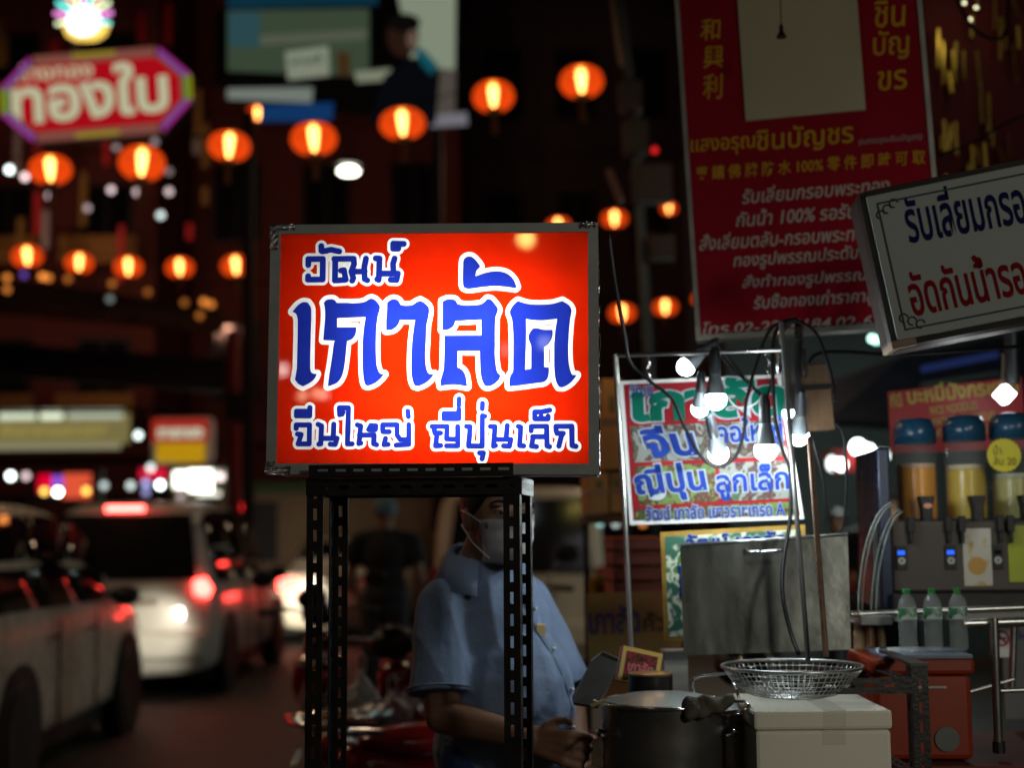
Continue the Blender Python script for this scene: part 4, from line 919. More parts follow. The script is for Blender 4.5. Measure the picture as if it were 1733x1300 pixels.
cable('black cable running level to the right from behind the wooden block', [(1368, 615, 3.36), (1386, 598, 3.36), (1440, 596, 3.36), (1540, 600, 3.36), (1760, 583, 3.36)], .0045)
cable('black cable forming a long loop right of the brown pole', [(1375, 742, 3.38), (1392, 810, 3.38), (1398, 860, 3.38), (1410, 900, 3.38), (1425, 895, 3.38), (1432, 830, 3.38), (1428, 740, 3.38), (1412, 715, 3.38)], .003)
cable('thin dark wire running down from the first bulb holder to the second', [(1211, 590, 3.4), (1240, 625, 3.4), (1275, 655, 3.39), (1290, 668, 3.38)], .003)
cable('white wire sagging between two bulb holders', [(1228, 668, 3.4), (1245, 688, 3.4), (1262, 690, 3.4), (1280, 682, 3.38), (1292, 668, 3.38)], .0016, M_white)
cable('black wire tangled above the bulb holders', [(1180, 592, 3.42), (1200, 583, 3.42), (1211, 578, 3.42), (1222, 592, 3.42), (1290, 672, 3.4), (1306, 640, 3.4)], .003)
pole('brown rusty pole right of the steel pole, in front of the steel lid', [(1370, 740, 3.12), (1382, 900, 3.1), (1398, 1112, 3.06)], .0065, mat('rusty_metal', (.20, .12, .075), .6, .3, noise=.5, nscale=30), 'rusty_pole')
# curved pole head with clamps
ph = thing('pole_head', 'bent chrome pole head with dark clamps above the wooden block', 'pole', P(1330, 700, 3.45))
mk('bent_tube', MB().tube([P(1322, 720, 3.45), P(1318, 600, 3.45), P(1322, 560, 3.45), P(1336, 545, 3.45), P(1347, 540, 3.45)], .0085, 12), M_chrome, ph, world=True, smooth='all')
mk('clamp', MB().tube([P(1350, 545, 3.44), P(1352, 575, 3.44), P(1345, 620, 3.44), P(1352, 735, 3.44)], [.008, .012, .014, .010], 12), M_black, ph, world=True, smooth='all')
for q in range(3): mk('spring_coil', MB().tube([P(1352 + 8 * math.cos(R(a)), 556 + q * 8 + 2 * math.sin(R(a)), 3.43) for a in range(0, 360, 40)], .0022, 6, closed=True), M_chrome, ph, world=True)
mk('hook', MB().tube([P(1361, 590, 3.44), P(1362, 640, 3.44)], .004, 8), M_chrome, ph, world=True)
wbk = thing('wooden_block', 'rough brown wooden block strapped to the pole among the cables', 'block', P(1385, 730, 3.47), (0, -.06, R(10)))
mk('block', MB().box(-.048, .036, -.02, .045, .0, .165), M_wood, wbk, bevel=.004)
mk('strap', MB().box(-.051, .039, -.023, .048, .1, .112), M_black, wbk)

# ------------------------------------------------------------------ steel cooking box with its lid up
lid = thing('steel_splash_sheet', 'raised stainless steel sheet with a wire handle behind the basket', 'steel sheet', P(1295, 1105, 3.26), (R(-6), -.04, R(-3)))
quad_on(lid, 'sheet', M_brushed, ((1151, 925), (1434, 906), (1440, 1100), (1157, 1110)), .0, .004)
p0 = board_local(lid, 1151, 924); p1 = board_local(lid, 1434, 905)
mk('rolled_edge', MB().tube([(p0.x, -.002, p0.z), (p1.x, -.002, p1.z)], .0045, 10), M_steel, lid, smooth='all')
a, b = board_local(lid, 1261, 932), board_local(lid, 1325, 929)
mk('handle', MB().tube([(a.x - .0, -.005, a.z + .003), (a.x + .002, -.022, a.z - .006), (b.x - .002, -.022, b.z - .006), (b.x, -.005, b.z + .003)], .0026, 8), M_chrome, lid, smooth='all')
box = thing('cooking_counter', 'stainless steel cooking counter under the raised lid', 'counter', (P(1290, 1200, 3.3).x, 3.55, .13))
cx = P(1290, 1200, 3.3).x
mk('worktop', MB().box(-.45, .38, -.27, .2, .80, .83), M_brushed, box, bevel=.004)
mk('cabinet', MB().box(-.43, .36, -.25, .18, .05, .798), M_brushed, box, bevel=.003)
mk('backsplash', MB().box(P(1118, 1100, 3.4).x - cx, P(1160, 1100, 3.4).x - cx, -.2, -.14, .831, 1.09), mat('pale_steel', (.4, .44, .44), .4, .6, noise=.2), box, bevel=.003)
# stock pots
def pot(label, px, py, Y, rx, h, lid_=True, dark=False):
    c = P(px, py, Y); r = rx * mpp(Y); t = thing('stock_pot', label, 'pot', (c.x, c.y, c.z - h))
    mk('pot_body', MB().lathe([(r * .97, 0), (r * .985, .01), (r * .985, h * .5), (r * .99, h - .004), (r * 1.02, h), (r * .97, h + .001), (r * .955, h - .02), (r * .95, .02)], n=56), mat('worn_pot_steel', (.46, .45, .42), .26, .9, noise=.5, nscale=9), t, smooth=True)
    mk('rim', MB().tube([(r * 1.015 * math.cos(a), r * 1.015 * math.sin(a), h) for a in [2 * math.pi * i / 56 for i in range(56)]], .0038, 8, closed=True), M_chrome, t, smooth='all')
    if lid_: mk('lid', MB().lathe([(r * .955, h - .006), (r * .93, h + .004), (r * .6, h + .014), (.02, h + .02)], n=56), mat('cloudy_lid', (.42, .45, .44), .3, .7, noise=.3), t, smooth=True)
    for a in (R(200), R(-20)):
        x, y = r * math.cos(a), r * math.sin(a)
        mk('pot_handle', MB().tube([(x, y - .03, h - .06), (x * 1.14, y * 1.14 - .03, h - .055), (x * 1.14, y * 1.14 + .03, h - .055), (x, y + .03, h - .06)], .005, 8), M_chrome, t, smooth='all')
    return t
pot('wide steel pot with a cloudy lid beside the man in blue', 1122, 1188, 2.98, 103, .3)
pot('second steel pot right of the first, a towel over its handle', 1228, 1200, 3.06, 78, .28)
tw = thing('folded_towel', 'dirty folded towel lying on the pot handle beside the styrofoam box', 'towel', P(1195, 1196, 2.86))
tb = MB(); tb.cap((-.03, 0, 0), (.045, .01, .008), .018, .015); tb.cap((-.035, -.008, -.012), (.02, 0, -.004), .014, .014)
blob('cloth', tb, mat('towel_cloth', (.10, .09, .065), .95, noise=.4, bump=.5, bscale=80), tw, .004, 3, disp=wrinkle(.003, 70))
rk = thing('wire_handle_rack', 'chrome wire rack handle beside the wire basket', 'rack', P(1195, 1180, 3.05))
mk('wire', MB().tube([P(1174, 1178, 3.1), P(1172, 1152, 3.1), P(1182, 1145, 3.1), P(1235, 1140, 3.1), P(1250, 1180, 3.0)], .0035, 8), M_chrome, rk, world=True, smooth='all')
mk('lower_wire', MB().tube([P(1195, 1210, 2.9), P(1258, 1204, 2.88), P(1268, 1196, 2.88), P(1260, 1188, 2.95), P(1190, 1186, 2.95)], .0035, 8), M_chrome, rk, world=True, smooth='all')
# scoop / dark tray beside the man's hand
tr = thing('dark_tray', 'dark metal tray leaning between the man in blue and the wide pot', 'tray', P(1005, 1190, 3.05))
mb = MB().add([P(968, 1180, 3.02), P(1000, 1120, 3.1), P(1020, 1104, 3.12), P(1046, 1116, 3.08), P(1030, 1160, 3.0), P(1010, 1196, 2.95), P(970, 1190, 2.98)], [(0, 1, 2, 3, 4, 5, 6)])
mk('tray_sheet', mb, mat('dull_tray', (.10, .10, .085), .4, .5, noise=.4), tr, world=True, solid=.006)
mk('tray_edge', MB().tube([P(1000, 1119, 3.095), P(1019, 1104, 3.115), P(1047, 1116, 3.075)], .002, 6), M_steel, tr, world=True)
mk('wooden_tongs', MB().tube([P(1000, 1196, 2.92), P(1025, 1186, 2.92)], .004, 8).tube([P(1004, 1186, 2.92), P(1022, 1196, 2.92)], .003, 8), mat('pale_wood', (.55, .42, .25), .6), tr, world=True, label='pale wooden tongs')
bx = thing('snack_box', 'yellow and red printed snack box tilted behind the round tin', 'box', P(1080, 1150, 3.2), (R(-8), R(13), R(8)))
mk('carton', MB().box(-.046, .046, 0, .03, -.012, .066), mat('red_carton', (.5, .05, .02), .4), bx, bevel=.001)
mk('front_print', MB().box(-.0455, .0455, -.0018, -.0006, -.0115, .0655), mat('yellow_carton', (.6, .42, .05), .4, noise=.15), bx)
mk('picture', MB().box(-.036, .036, -.0032, -.002, -.004, .056), photomat('box_picture', [S(20, 70, 30), S(60, 120, 40), S(20, 30, 20), S(150, 40, 50)], 60), bx)
V0, F0 = glyphs('เกาลัด', .04, 0); xs = [v[0] for v in V0]; sx_ = .058 / (max(xs) - min(xs))
for nm, m, o_, dx in (('lettering', mat('pink_ink', (.6, .08, .12), .4), -.0042, 0),):
    mk(nm, MB().add([(-.029 + (x - min(xs)) * sx_, o_, .014 + y * sx_ * 1.2) for x, y in V0], F0), m, bx, fix=False)
tn = thing('round_tin', 'low black round tin with a brass top on the pot lid', 'tin', P(1101, 1172, 3.12))
mk('tin_body', MB().lathe([(.046, 0), (.048, .004), (.048, .036), (.045, .038)], n=40), mat('black_tin', (.02, .018, .018), .35, .3), tn, smooth=True)
mk('brass_top', MB().lathe([(.047, .0375), (.048, .041), (.03, .042), (.001, .042)], n=40), mat('brass', (.55, .33, .14), .3, .8), tn, smooth=True)
# wire basket
bc = P(1340, 1128, 3.02); bs = thing('wire_basket', 'round wire mesh basket standing on the styrofoam box', 'basket', (bc.x, bc.y, bc.z - .062))
Rm, Rb, hB = 116 * mpp(3.02), .072, .062
mk('rim', MB().tube([(Rm * math.cos(a), Rm * math.sin(a), hB) for a in [2 * math.pi * i / 64 for i in range(64)]], .0036, 8, closed=True), M_steel, bs, smooth='all')
mb = MB()
def prof(t): return (Rb + (Rm - Rb) * (t ** .62), .002 + (hB - .002) * t ** 1.25)
for k in range(60):
    a = 2 * math.pi * k / 60; mb.tube([(prof(t)[0] * math.cos(a), prof(t)[0] * math.sin(a), prof(t)[1]) for t in (0, .15, .35, .6, .8, 1)], .0009, 5)
for t in (.1, .25, .4, .55, .7, .85): r_, z_ = prof(t); mb.tube([(r_ * math.cos(a), r_ * math.sin(a), z_) for a in [2 * math.pi * i / 48 for i in range(48)]], .0008, 5, closed=True)
mk('side_mesh', mb, M_steel, bs, smooth='all')
mb = MB()
for r_ in (.072, .062, .052, .042, .03, .018): mb.tube([(r_ * math.cos(a), r_ * math.sin(a), .002) for a in [2 * math.pi * i / 40 for i in range(40)]], .0014, 5, closed=True)
for k in range(12): a = math.pi * k / 12; mb.tube([(-.072 * math.cos(a), -.072 * math.sin(a), .0035), (.072 * math.cos(a), .072 * math.sin(a), .0035)], .001, 5)
mk('base_coil', mb, M_steel, bs, smooth='all')
# styrofoam box
sx0 = P(1277, 1200, 2.82).x; sx1 = P(1507, 1200, 2.82).x; sz = P(1400, 1203, 2.82).z
st = thing('styrofoam_box', 'white styrofoam box with taped lid under the wire basket', 'box', ((sx0 + sx1) / 2, 2.82, sz - .30)); w2 = (sx1 - sx0) / 2
M_sty = mat('styrofoam', (.64, .62, .52), .75, noise=.06, nscale=3, bump=.08, bscale=220)
mk('box_body', MB().box(-w2, w2, 0, .30, 0, .262), M_sty, st, bevel=.008)
mk('lid', MB().box(-w2 - .003, w2 + .003, -.003, .303, .2625, .30), M_sty, st, bevel=.007)
mb = MB().add([(.0, -.0042, .235), (.045, -.0042, .235), (.045, -.0042, .3012), (.0, -.0042, .3012), (.045, .3, .3012), (.0, .3, .3012)], [(0, 1, 2, 3), (3, 2, 4, 5)])
mk('clear_tape', mb, mat('packing_tape', (.6, .62, .56), .12, noise=.1, bump=.3, bscale=40, alpha=.22), st)
# slotted rack at the right of the box
sr = thing('slotted_rack', 'black slotted angle rack right of the styrofoam box', 'rack', (P(1563, 1200, 2.95).x, 2.95, .13))
rz = P(1563, 1128, 2.95).z - .13
mb = MB(); slotted(mb, (-.022, 0, 0), (0, 0, 1), (1, 0, 0), rz, .034); slotted(mb, (-.022, .002, 0), (0, 0, 1), (0, 1, 0), rz, .034); mk('post', mb, M_blackmetal, sr)
mb = MB().add([(-.024, -.003, rz), (.014, -.003, rz), (-.006, .22, rz + .008), (-.03, .22, rz + .008)], [(0, 1, 2, 3)]); mk('top_rail', mb, mat('worn_black_steel', (.10, .09, .08), .4, .5, noise=.5), sr, solid=-.006)
for z_, nm in ((rz - .055, 'shelf_rail'), (rz - .235, 'shelf_rail')):
    mb = MB(); slotted(mb, (-.22, 0.0, z_), (1, 0, 0), (0, 0, 1), .2, .032); slotted(mb, (-.24, .24, z_), (1, 0, 0), (0, 0, 1), .22, .03); slotted(mb, (-.024, .003, z_ + .03), (0, 1, 0), (-1, 0, 0), .236, .03)
    mk(nm, mb, M_blackmetal, sr)
mb = MB(); slotted(mb, (-.24, .236, 0), (0, 0, 1), (1, 0, 0), rz - .03, .034); mk('post', mb, M_blackmetal, sr)

# ------------------------------------------------------------------ juice stall
YJ = 3.52; mj = mpp(YJ)
YO = 3.12
oc = P(1566, 1288, YO); cw = 87 * mpp(YO)
ch = P(1566, 1108, YO).z - oc.z
cool = thing('orange_cooler', 'orange ice box with a grey strip on its lid under the water bottles', 'cooler', (oc.x, YO, oc.z), (0, 0, R(-3)))
M_or = mat('orange_plastic', (.24, .026, .006), .4, noise=.12, nscale=4)
mk('tub', MB().box(-cw + .01, cw - .008, 0, .26, 0, ch * .80), M_or, cool, bevel=.012)
mk('lid', MB().box(-cw, cw, -.008, .268, ch * .805, ch * .96), M_or, cool, bevel=.01)
mk('lid_strip', MB().box(-cw * .75, cw * .96, -.011, .2, ch * .955, ch), mat('grey_blue_plastic', (.16, .19, .25), .4), cool, bevel=.003)
mk('latch_slot', MB().box(-.01, .05, -.006, .0, ch * .68, ch * .70), M_steel, cool)
mk('round_badge', MB(Matrix.Translation((cw * .42, -.001, ch * .2)) @ Matrix.Rotation(R(90), 4, 'X')).lathe([(.026, 0), (.026, .004), (.001, .004)], n=32), mat('grey_badge', (.12, .13, .12), .5), cool)
pl = thing('cooler_stand', 'low dark table under the orange ice box', 'table', (oc.x, YO + .15, .13))
mk('table_top', MB().box(-.3, .5, -.2, .3, oc.z - .175, oc.z - .135), mat('red_brown_board', (.12, .02, .012), .6), pl)
for x in (-.28, .46):
    for y in (-.17, .27): mk('leg', MB().box(x - .015, x + .015, y - .015, y + .015, 0, oc.z - .176), M_black, pl)
M_water = mat('clear_bottle', (.65, .75, .75), .04, noise=.03, alpha=.17, spec=.9)
for i, px in enumerate((1538, 1581, 1624)):
    c = P(px, 1104, YO + .07); hb_ = 102 * mpp(YO + .07); t = thing('water_bottle', ('water bottle with green cap, leftmost of the three on the orange ice box', 'water bottle with green cap, middle of the three on the orange ice box', 'water bottle with green cap, rightmost of the three on the orange ice box')[i], 'bottle', (c.x, YO + .07, oc.z + ch + .001), group='water bottles on the orange ice box')
    r = 15.5 * mpp(YO + .07); k = hb_
    pr = [(r * .8, 0), (r, .05 * k), (r * .98, .1 * k)]
    for q in range(7): pr += [(r * (.93 if q % 2 else 1), (.14 + q * .06) * k)]
    pr += [(r, .60 * k), (r * 1.0, .72 * k), (r * .8, .84 * k), (r * .4, .92 * k), (r * .38, .95 * k)]
    mk('bottle_body', MB().lathe(pr, n=28), M_water, t, smooth='all')
    mk('label_band', MB().lathe([(r * 1.01, .52 * k), (r * 1.01, .70 * k)], n=28, caps=False), mat('green_leaf_label', (.01, .16, .04), .4, c2=(.5, .6, .56), thresh=(.47, .53), nscale=22, alpha=.8), t)
    mk('cap', MB().lathe([(r * .42, .93 * k), (r * .42, k), (r * .36, k * 1.01)], n=20), mat('green_cap', (.02, .25, .05), .4), t, smooth=True)
jd = thing('juice_dispenser', 'steel juice dispenser with three clear tanks and blue lids', 'juice dispenser', P(1630, 1028, YJ), (0, 0, R(-4)))
def jl(px, py): p = board_local(jd, px, py); return p.x, p.z
M_mach = mat('dispenser_steel', (.07, .06, .052), .5, .3, noise=.2, nscale=4)
xa, zb0 = jl(1512, 1024); xb, _ = jl(1790, 1024); _, zt0 = jl(1600, 882)
mk('cabinet', MB().box(xa, xb, 0, .3, zb0 + .03, zt0), M_mach, jd, bevel=.006)
mk('drip_base', MB().box(xa - .01, xb, -.05, .3, zb0 - .012, zb0 + .029), M_black, jd, bevel=.004)
mk('corner_post', MB().box(xa - .03, xa - .001, -.02, .3, zb0 - .01, zt0 + .18), mat('navy_post', (.02, .03, .06), .25, .4), jd, bevel=.004)
M_tank = mat('clear_tank', (.4, .44, .42), .05, noise=.03, alpha=.08, spec=.8)
M_lid = mat('blue_lid', (.014, .06, .115), .25, noise=.15, nscale=3)
for i, (pa, pb, pt, pj, jc, colr) in enumerate(((1514, 1581, 703, 791, 873, (.9, .36, .008)), (1597, 1665, 698, 793, 870, (.66, .45, .012)), (1676, 1748, 694, 808, 868, (.46, .42, .11)))):
    xl_, zl = jl(pa, jc); xr_, _ = jl(pb, jc); cx_ = (xl_ + xr_) / 2; cx_ += (jd.location.x + cx_) * .12 / YJ; hw_ = (xr_ - xl_) / 2 * 1.034; _, ztop = jl(pa, pt + 42); _, zcap = jl(pa, pt); _, zj = jl(pa, pj)
    zz = zt0 + .002
    def ring(rr): return rr
    tk = mk('tank', MB().lathe([(hw_ * 1.0, zz), (hw_ * 1.02, zz + .02), (hw_ * .98, ztop)], c=(cx_, .12, 0), n=36, ry=1.25, caps=False), M_tank, jd, smooth='all', solid=-.003)
    mk('juice', MB().lathe([(hw_ * .94, zz + .004), (hw_ * .955, zz + .02), (hw_ * .945, zj)], c=(cx_, .12, 0), n=36, ry=1.25), mat('juice_%s' % ('orange', 'yellow', 'pale')[i], colr, .25, noise=.15, nscale=5), tk, smooth=True, label=('orange juice', 'yellow juice', 'pale cloudy juice')[i])
    mk('froth', MB().lathe([(hw_ * .935, zj + .001), (hw_ * .935, zj + .012)], c=(cx_, .12, 0), n=36, ry=1.25), mat('froth_%d' % i, tuple(min(1, c * .5 + .35) for c in colr), .6), tk, smooth=True)
    mk('tank_lid', MB().lathe([(hw_ * 1.05, ztop - .004), (hw_ * 1.06, ztop + .03), (hw_ * 1.0, zcap - .02), (hw_ * .85, zcap - .004), (hw_ * .5, zcap), (.001, zcap + .001)], c=(cx_, .12, 0), n=36, ry=1.25), M_lid, tk, smooth='all')
    yf = .12 - hw_ * 1.25
    tp = mk('tap', MB().prism([(cx_ + hw_ * .05 - .019, zt0 + .062), (cx_ + hw_ * .05 + .019, zt0 + .062), (cx_ + hw_ * .05 + .012, zt0 + .03), (cx_ + hw_ * .05 + .013, zt0 - .012), (cx_ + hw_ * .05 - .011, zt0 - .012), (cx_ + hw_ * .05 - .012, zt0 + .03)], yf - .045, yf - .005), M_black, jd, bevel=.003)
    if i == 0: mk('tap_sticker', MB(Matrix.Translation((cx_ + hw_ * .05, yf - .046, zt0 + .038)) @ Matrix.Rotation(R(90), 4, 'X')).lathe([(.011, 0), (.011, .001)], n=20, ry=.6), mat('pink_sticker', (.6, .25, .18), .5), tp)
    for sx in (-1, 1): mk('side_lever', MB().box(cx_ + sx * hw_ * .92 - .008, cx_ + sx * hw_ * .92 + .008, -.02, 0, zt0 - .028, zt0 + .012).box(cx_ + sx * hw_ * .92 - .004, cx_ + sx * hw_ * .92 + .004, -.018, -.004, zt0 - .055, zt0 - .0281), M_black, jd, bevel=.002)
    pnx = xl_ + .012
    cp = mk('control_panel', MB().box(pnx - .014, pnx + .012, -.006, -.0005, zt0 - .118, zt0 - .06), M_black, jd, bevel=.001)
    mk('display', MB().box(pnx - .009, pnx + .008, -.0075, -.0062, zt0 - .082, zt0 - .072), glowmat('blue_display', (.02, .12, 1), 1.6 if i < 2 else .05) if i < 2 else M_glass, cp)
    mk('dial', MB(Matrix.Translation((pnx, -.0062, zt0 - .097)) @ Matrix.Rotation(R(90), 4, 'X')).lathe([(.009, 0), (.009, .002), (.003, .002), (.003, .0005)], n=20, caps=False), mat('dial_grey', (.4, .42, .4), .4), cp)
xs_, zs_ = jl(1703, 770)
n_ = 48; sp = [(xs_ + (.040 + .0025 * (k % 2)) * math.cos(2 * math.pi * k / n_), zs_ + (.040 + .0025 * (k % 2)) * math.sin(2 * math.pi * k / n_)) for k in range(n_)]
mk('price_sticker', MB().prism(sp, .02, .022), mat('yellow_sticker', (.62, .55, .01), .45), jd, label='round yellow price sticker on the third tank')
V1, F1 = glyphs('น้ำ\nส้ม 20', .0, 0)
xs = [v[0] for v in V1]; ys = [v[1] for v in V1]; kx = .055 / (max(xs) - min(xs)); kz = .05 / (max(ys) - min(ys))
mk('sticker_lettering', MB().add([(xs_ - .027 + (x - min(xs)) * kx, .0185, zs_ - .025 + (y - min(ys)) * kz) for x, y in V1], F1), mat('brown_ink', (.12, .06, .01), .5), jd, fix=False)
for (a0, b0, a1, b1, m, nm, hgt) in ((1628, 895, 1680, 992, mat('fruit_print', (.5, .48, .4), .5, c2=(.45, .28, .05), thresh=(.35, .45), nscale=30), 'fruit_label', 0), (1704, 890, 1790, 985, mat('lime_sticker', (.35, .42, .01), .45, noise=.2), 'lime_label', 0)):
    xx0, zz1 = jl(a0, b0); xx1, zz0 = jl(a1, b1); mk(nm, MB().box(xx0, xx1, -.003, -.0012, zz0, zz1), m, jd)
xx, zzc = jl(1653, 958)
mk('fruit_picture', MB(Matrix.Translation((xx, -.0031, zzc)) @ Matrix.Rotation(R(90), 4, 'X')).lathe([(.022, 0), (.022, .0008)], n=24), mat('fruit_orange', (.5, .26, .04), .4), jd)
# shelf, guard, rails
sh = thing('steel_shelf', 'steel rail shelf in front of the juice dispenser', 'shelf', P(1690, 1300, 3.28))
for a, b, rr in (((1440, 1040, 3.28), (1800, 1026, 3.28), .007), ((1630, 1056, 3.20), (1800, 1050, 3.20), .011), ((1682, 1046, 3.18), (1690, 1262, 3.18), .010), ((1692, 1170, 3.18), (1800, 1166, 3.18), .005), ((1640, 1172, 3.36), (1716, 1150, 3.36), .004), ((1716, 1060, 3.44), (1712, 1165, 3.44), .009)):
    mk('rail', MB().tube([P(*a), P(*b)], rr, 10), M_steel, sh, world=True, smooth=True)
mk('foot_cap', MB().tube([P(1690, 1255, 3.18), P(1691, 1275, 3.18)], .014, 10), M_rubber, sh, world=True)
mk('shelf_board', MB().bar(P(1450, 1046, 3.35), P(1830, 1034, 3.35), .16, .012, (0, 0, 1)), mat('grey_shelf', (.2, .2, .19), .4, .4), sh, world=True)
gd = thing('curved_guard', 'clear curved acrylic guard at the left end of the juice counter', 'guard', P(1470, 1050, 3.36))
arc = []
for k in range(15):
    a = R(6 * k); arc.append((1452 + 62 * (1 - math.cos(a)), 1040 - 190 * math.sin(a)))
M_acr = mat('clear_acrylic', (.45, .5, .47), .06, noise=.02, alpha=.16, spec=.9)
vs = [P(x, y, Y) for x, y in arc for Y in (3.26, 3.48)]
mk('acrylic_sheet', MB().add(vs, [(2 * k, 2 * k + 1, 2 * k + 3, 2 * k + 2) for k in range(14)]), M_acr, gd, world=True, smooth='all', solid=.004)
M_edge = mat('acrylic_edge', (.26, .32, .29), .15, noise=.3)
for q, (dx_, dy_, Yq) in enumerate(((0, 0, 3.26), (7, 3, 3.3), (22, 12, 3.42), (30, 15, 3.48))):
    mk(('front_edge', 'front_edge', 'back_edge', 'back_edge')[q], MB().tube([P(x + dx_ + (1452 - x) * .06 * q, y + dy_, Yq) for x, y in arc], .0018, 8), M_edge, gd, world=True, smooth='all')
mk('bottom_tray', MB().box(*sorted((P(1448, 1060, 3.32).x, P(1500, 1060, 3.32).x)), 3.26, 3.44, P(1480, 1056, 3.32).z, P(1480, 1040, 3.32).z), mat('milky_plastic', (.35, .36, .34), .3, alpha=.6), gd, world=True, bevel=.003)
bk = thing('dark_board', 'narrow dark board standing inside the curved acrylic guard', 'board', P(1500, 1030, 3.53))
mk('board', MB().box(-.028, .012, 0, .02, 0, .21), mat('slate_board', (.025, .035, .035), .4), bk, bevel=.003)
for i, (px, w_, c) in enumerate(((1456, 9, (.45, .33, .2)), (1474, 9, (.3, .16, .1)), (1494, 7, (.4, .32, .18)))):
    t = thing('glass_jar', ('pale brown jar left of the two darker ones under the curved guard', 'dark brown jar, middle one under the curved guard', 'narrow tan jar, nearest to the orange ice box under the curved guard')[i], 'jar', P(px, 1150, 3.40), group='jars under the curved guard')
    r = w_ * mpp(3.40); mk('jar_body', MB().lathe([(r, 0), (r, .1), (r * .8, .12), (r * .8, .13)], n=20), mat('jar_%d' % i, c, .3, noise=.4, nscale=30), t, smooth=True); mk('jar_lid', MB().lathe([(r * .85, .1305), (r * .85, .145)], n=20), M_steel, t, smooth=True)
js = thing('jar_shelf', 'wooden shelf holding the jars under the curved guard', 'shelf', P(1476, 1152, 3.40)); mk('shelf_board', MB().box(-.07, .07, -.05, .08, -.02, -.002), M_wood, js); mk('bracket', MB().box(-.01, .01, 0, .05, -.9, -.0205), M_black, js)
ns = thing('no_smoking_sign', 'small white no smoking sign right of the bottles', 'sign', P(1695, 1085, 3.53)); mk('plate', MB().box(-.027, .025, 0, .004, -.04, .04), M_white, ns)
rs = MB(); rs.tube([(.017 * math.cos(a), -.002, .006 + .017 * math.sin(a)) for a in [R(15 * i) for i in range(24)]], .0022, 6, closed=True); rs.tube([(-.012, -.002, .018), (.012, -.002, -.006)], .002, 6); mk('prohibition_ring', rs, mat('sign_red', (.5, .01, .03), .4), ns)
mk('cigarette', MB().box(-.012, .012, -.0015, -.0005, .004, .008), M_black, ns)
cn = thing('info_board', 'dark board with pale blue lettering at the right edge below the juice dispenser', 'board', P(1722, 1150, 3.69)); mk('board', MB().box(-.035, .12, 0, .01, -.1, .17), mat('grey_board', (.16, .17, .17), .5), cn); V2, F2 = glyphs('น้ำผลไม้', .0, 0)
mk('lettering', MB().add([(-.03 + x * .035, -.001, .1 + y * .035) for x, y in V2], F2), BLUE, cn, fix=False)
lb_ = thing('lower_cabinet', 'dark steel cabinet under the juice dispenser at the right edge', 'cabinet', (P(1740, 1250, 3.69).x, 3.69, .13)); mk('cabinet_body', MB().box(-.16, .6, 0, .4, 0, .78), mat('dark_cabinet', (.03, .026, .02), .5, .3, noise=.4), lb_, bevel=.01); mk('door', MB().box(-.14, .2, -.012, -.002, .05, .7), mat('dark_cabinet_door', (.045, .04, .03), .4, .4), lb_, bevel=.004)
# noodle menu banner and steel column
YN = 4.1
nb = thing('noodle_banner', 'red noodle menu banner with yellow Thai and English lettering behind the dispenser', 'banner', P(1615, 745, YN), (0, -.1, R(-5)))
quad_on(nb, 'banner_cloth', mat('banner_red', (.42, .01, .018), .45, noise=.12), ((1502, 664), (1728, 638), (1736, 760), (1508, 768)), 0, .006)
YEL = mat('banner_yellow', (.55, .48, .09), .5)
write(nb, 'lettering', 'บะหมี่มังกรหยก', YEL, (1537, 684), (1722, 664), 30, bold=.03, off=-.008)
write(nb, 'lettering', 'ที่นี่', YEL, (1508, 690), (1526, 688), 24, bold=.02, off=-.008)
write(nb, 'lettering', 'RICE NOODLES', YEL, (1575, 703), (1654, 693), 14, bold=.01, off=-.008)
write(nb, 'lettering', 'YAOWARAT NOODLES', YEL, (1578, 722), (1684, 710), 14, bold=.01, off=-.008)
write(nb, 'lettering', 'WONTON NOODLES', YEL, (1578, 741), (1684, 731), 14, bold=.01, off=-.008)
pole('dark steel column rising to the tilted white lightbox', [(1712, 560, 3.95), (1714, 650, 3.95)], .02, mat('column_steel', (.06, .07, .07), .35, .7, noise=.4), 'steel_column')
dl = thing('diamond_lamp', 'bright white diamond shaped lamp in front of the noodle banner', 'lamp', P(1700, 668, 3.9)); mk('diffuser', MB(Matrix.Rotation(R(45), 4, 'Y')).box(-.02, .02, -.02, .02, -.02, .02), glowmat('diamond_glow', (.95, .98, 1), 14), dl, bevel=.004); mk('lamp_arm', MB().tube([(0, .02, 0), (.02, .05, .12)], .004, 6), M_steel, dl)
lamp('tank_fill_light', 'POINT', P(1650, 700, 3.25), .75, (.9, .96, 1), .03)  # extra light added forward of the diamond lamp to brighten the juice tanks
# crates, cartons, nut board left of the poster
for i, (a, b, y0_, y1_, Y, rz_) in enumerate(((1020, 1052, 640, 795, 4.9, 0), (998, 1030, 800, 870, 4.9, 3), (1033, 1056, 800, 868, 4.95, -2))):
    A = P(a, y1_, Y); B = P(b, y0_, Y)
    t = thing('cardboard_box', ('tall cardboard carton at the top of the stack right of the red lightbox', 'left cardboard carton in the lower row right of the stand', 'right cardboard carton in the lower row, next to the menu board')[i], 'box', ((A.x + B.x) / 2, Y, A.z), (0, 0, R(rz_)), 'cardboard cartons stacked behind the lightbox')
    w_ = (B.x - A.x) / 2; h_ = B.z - A.z
    mk('carton', MB().box(-w_, w_, 0, .3, 0, h_), mat('lit_cardboard', (.62, .36, .14), .75, noise=.2, nscale=6), t, bevel=.004); mk('packing_tape', MB().box(-w_ - .001, w_ + .001, -.0015, .2, h_ * .48, h_ * .56), mat('brown_tape', (.3, .15, .06), .35), t)
    mk('printed_mark', MB().box(-w_ * .3, w_ * .3, -.0025, -.0016, h_ * .62, h_ * .8), mat('carton_print', (.2, .2, .1), .6), t)
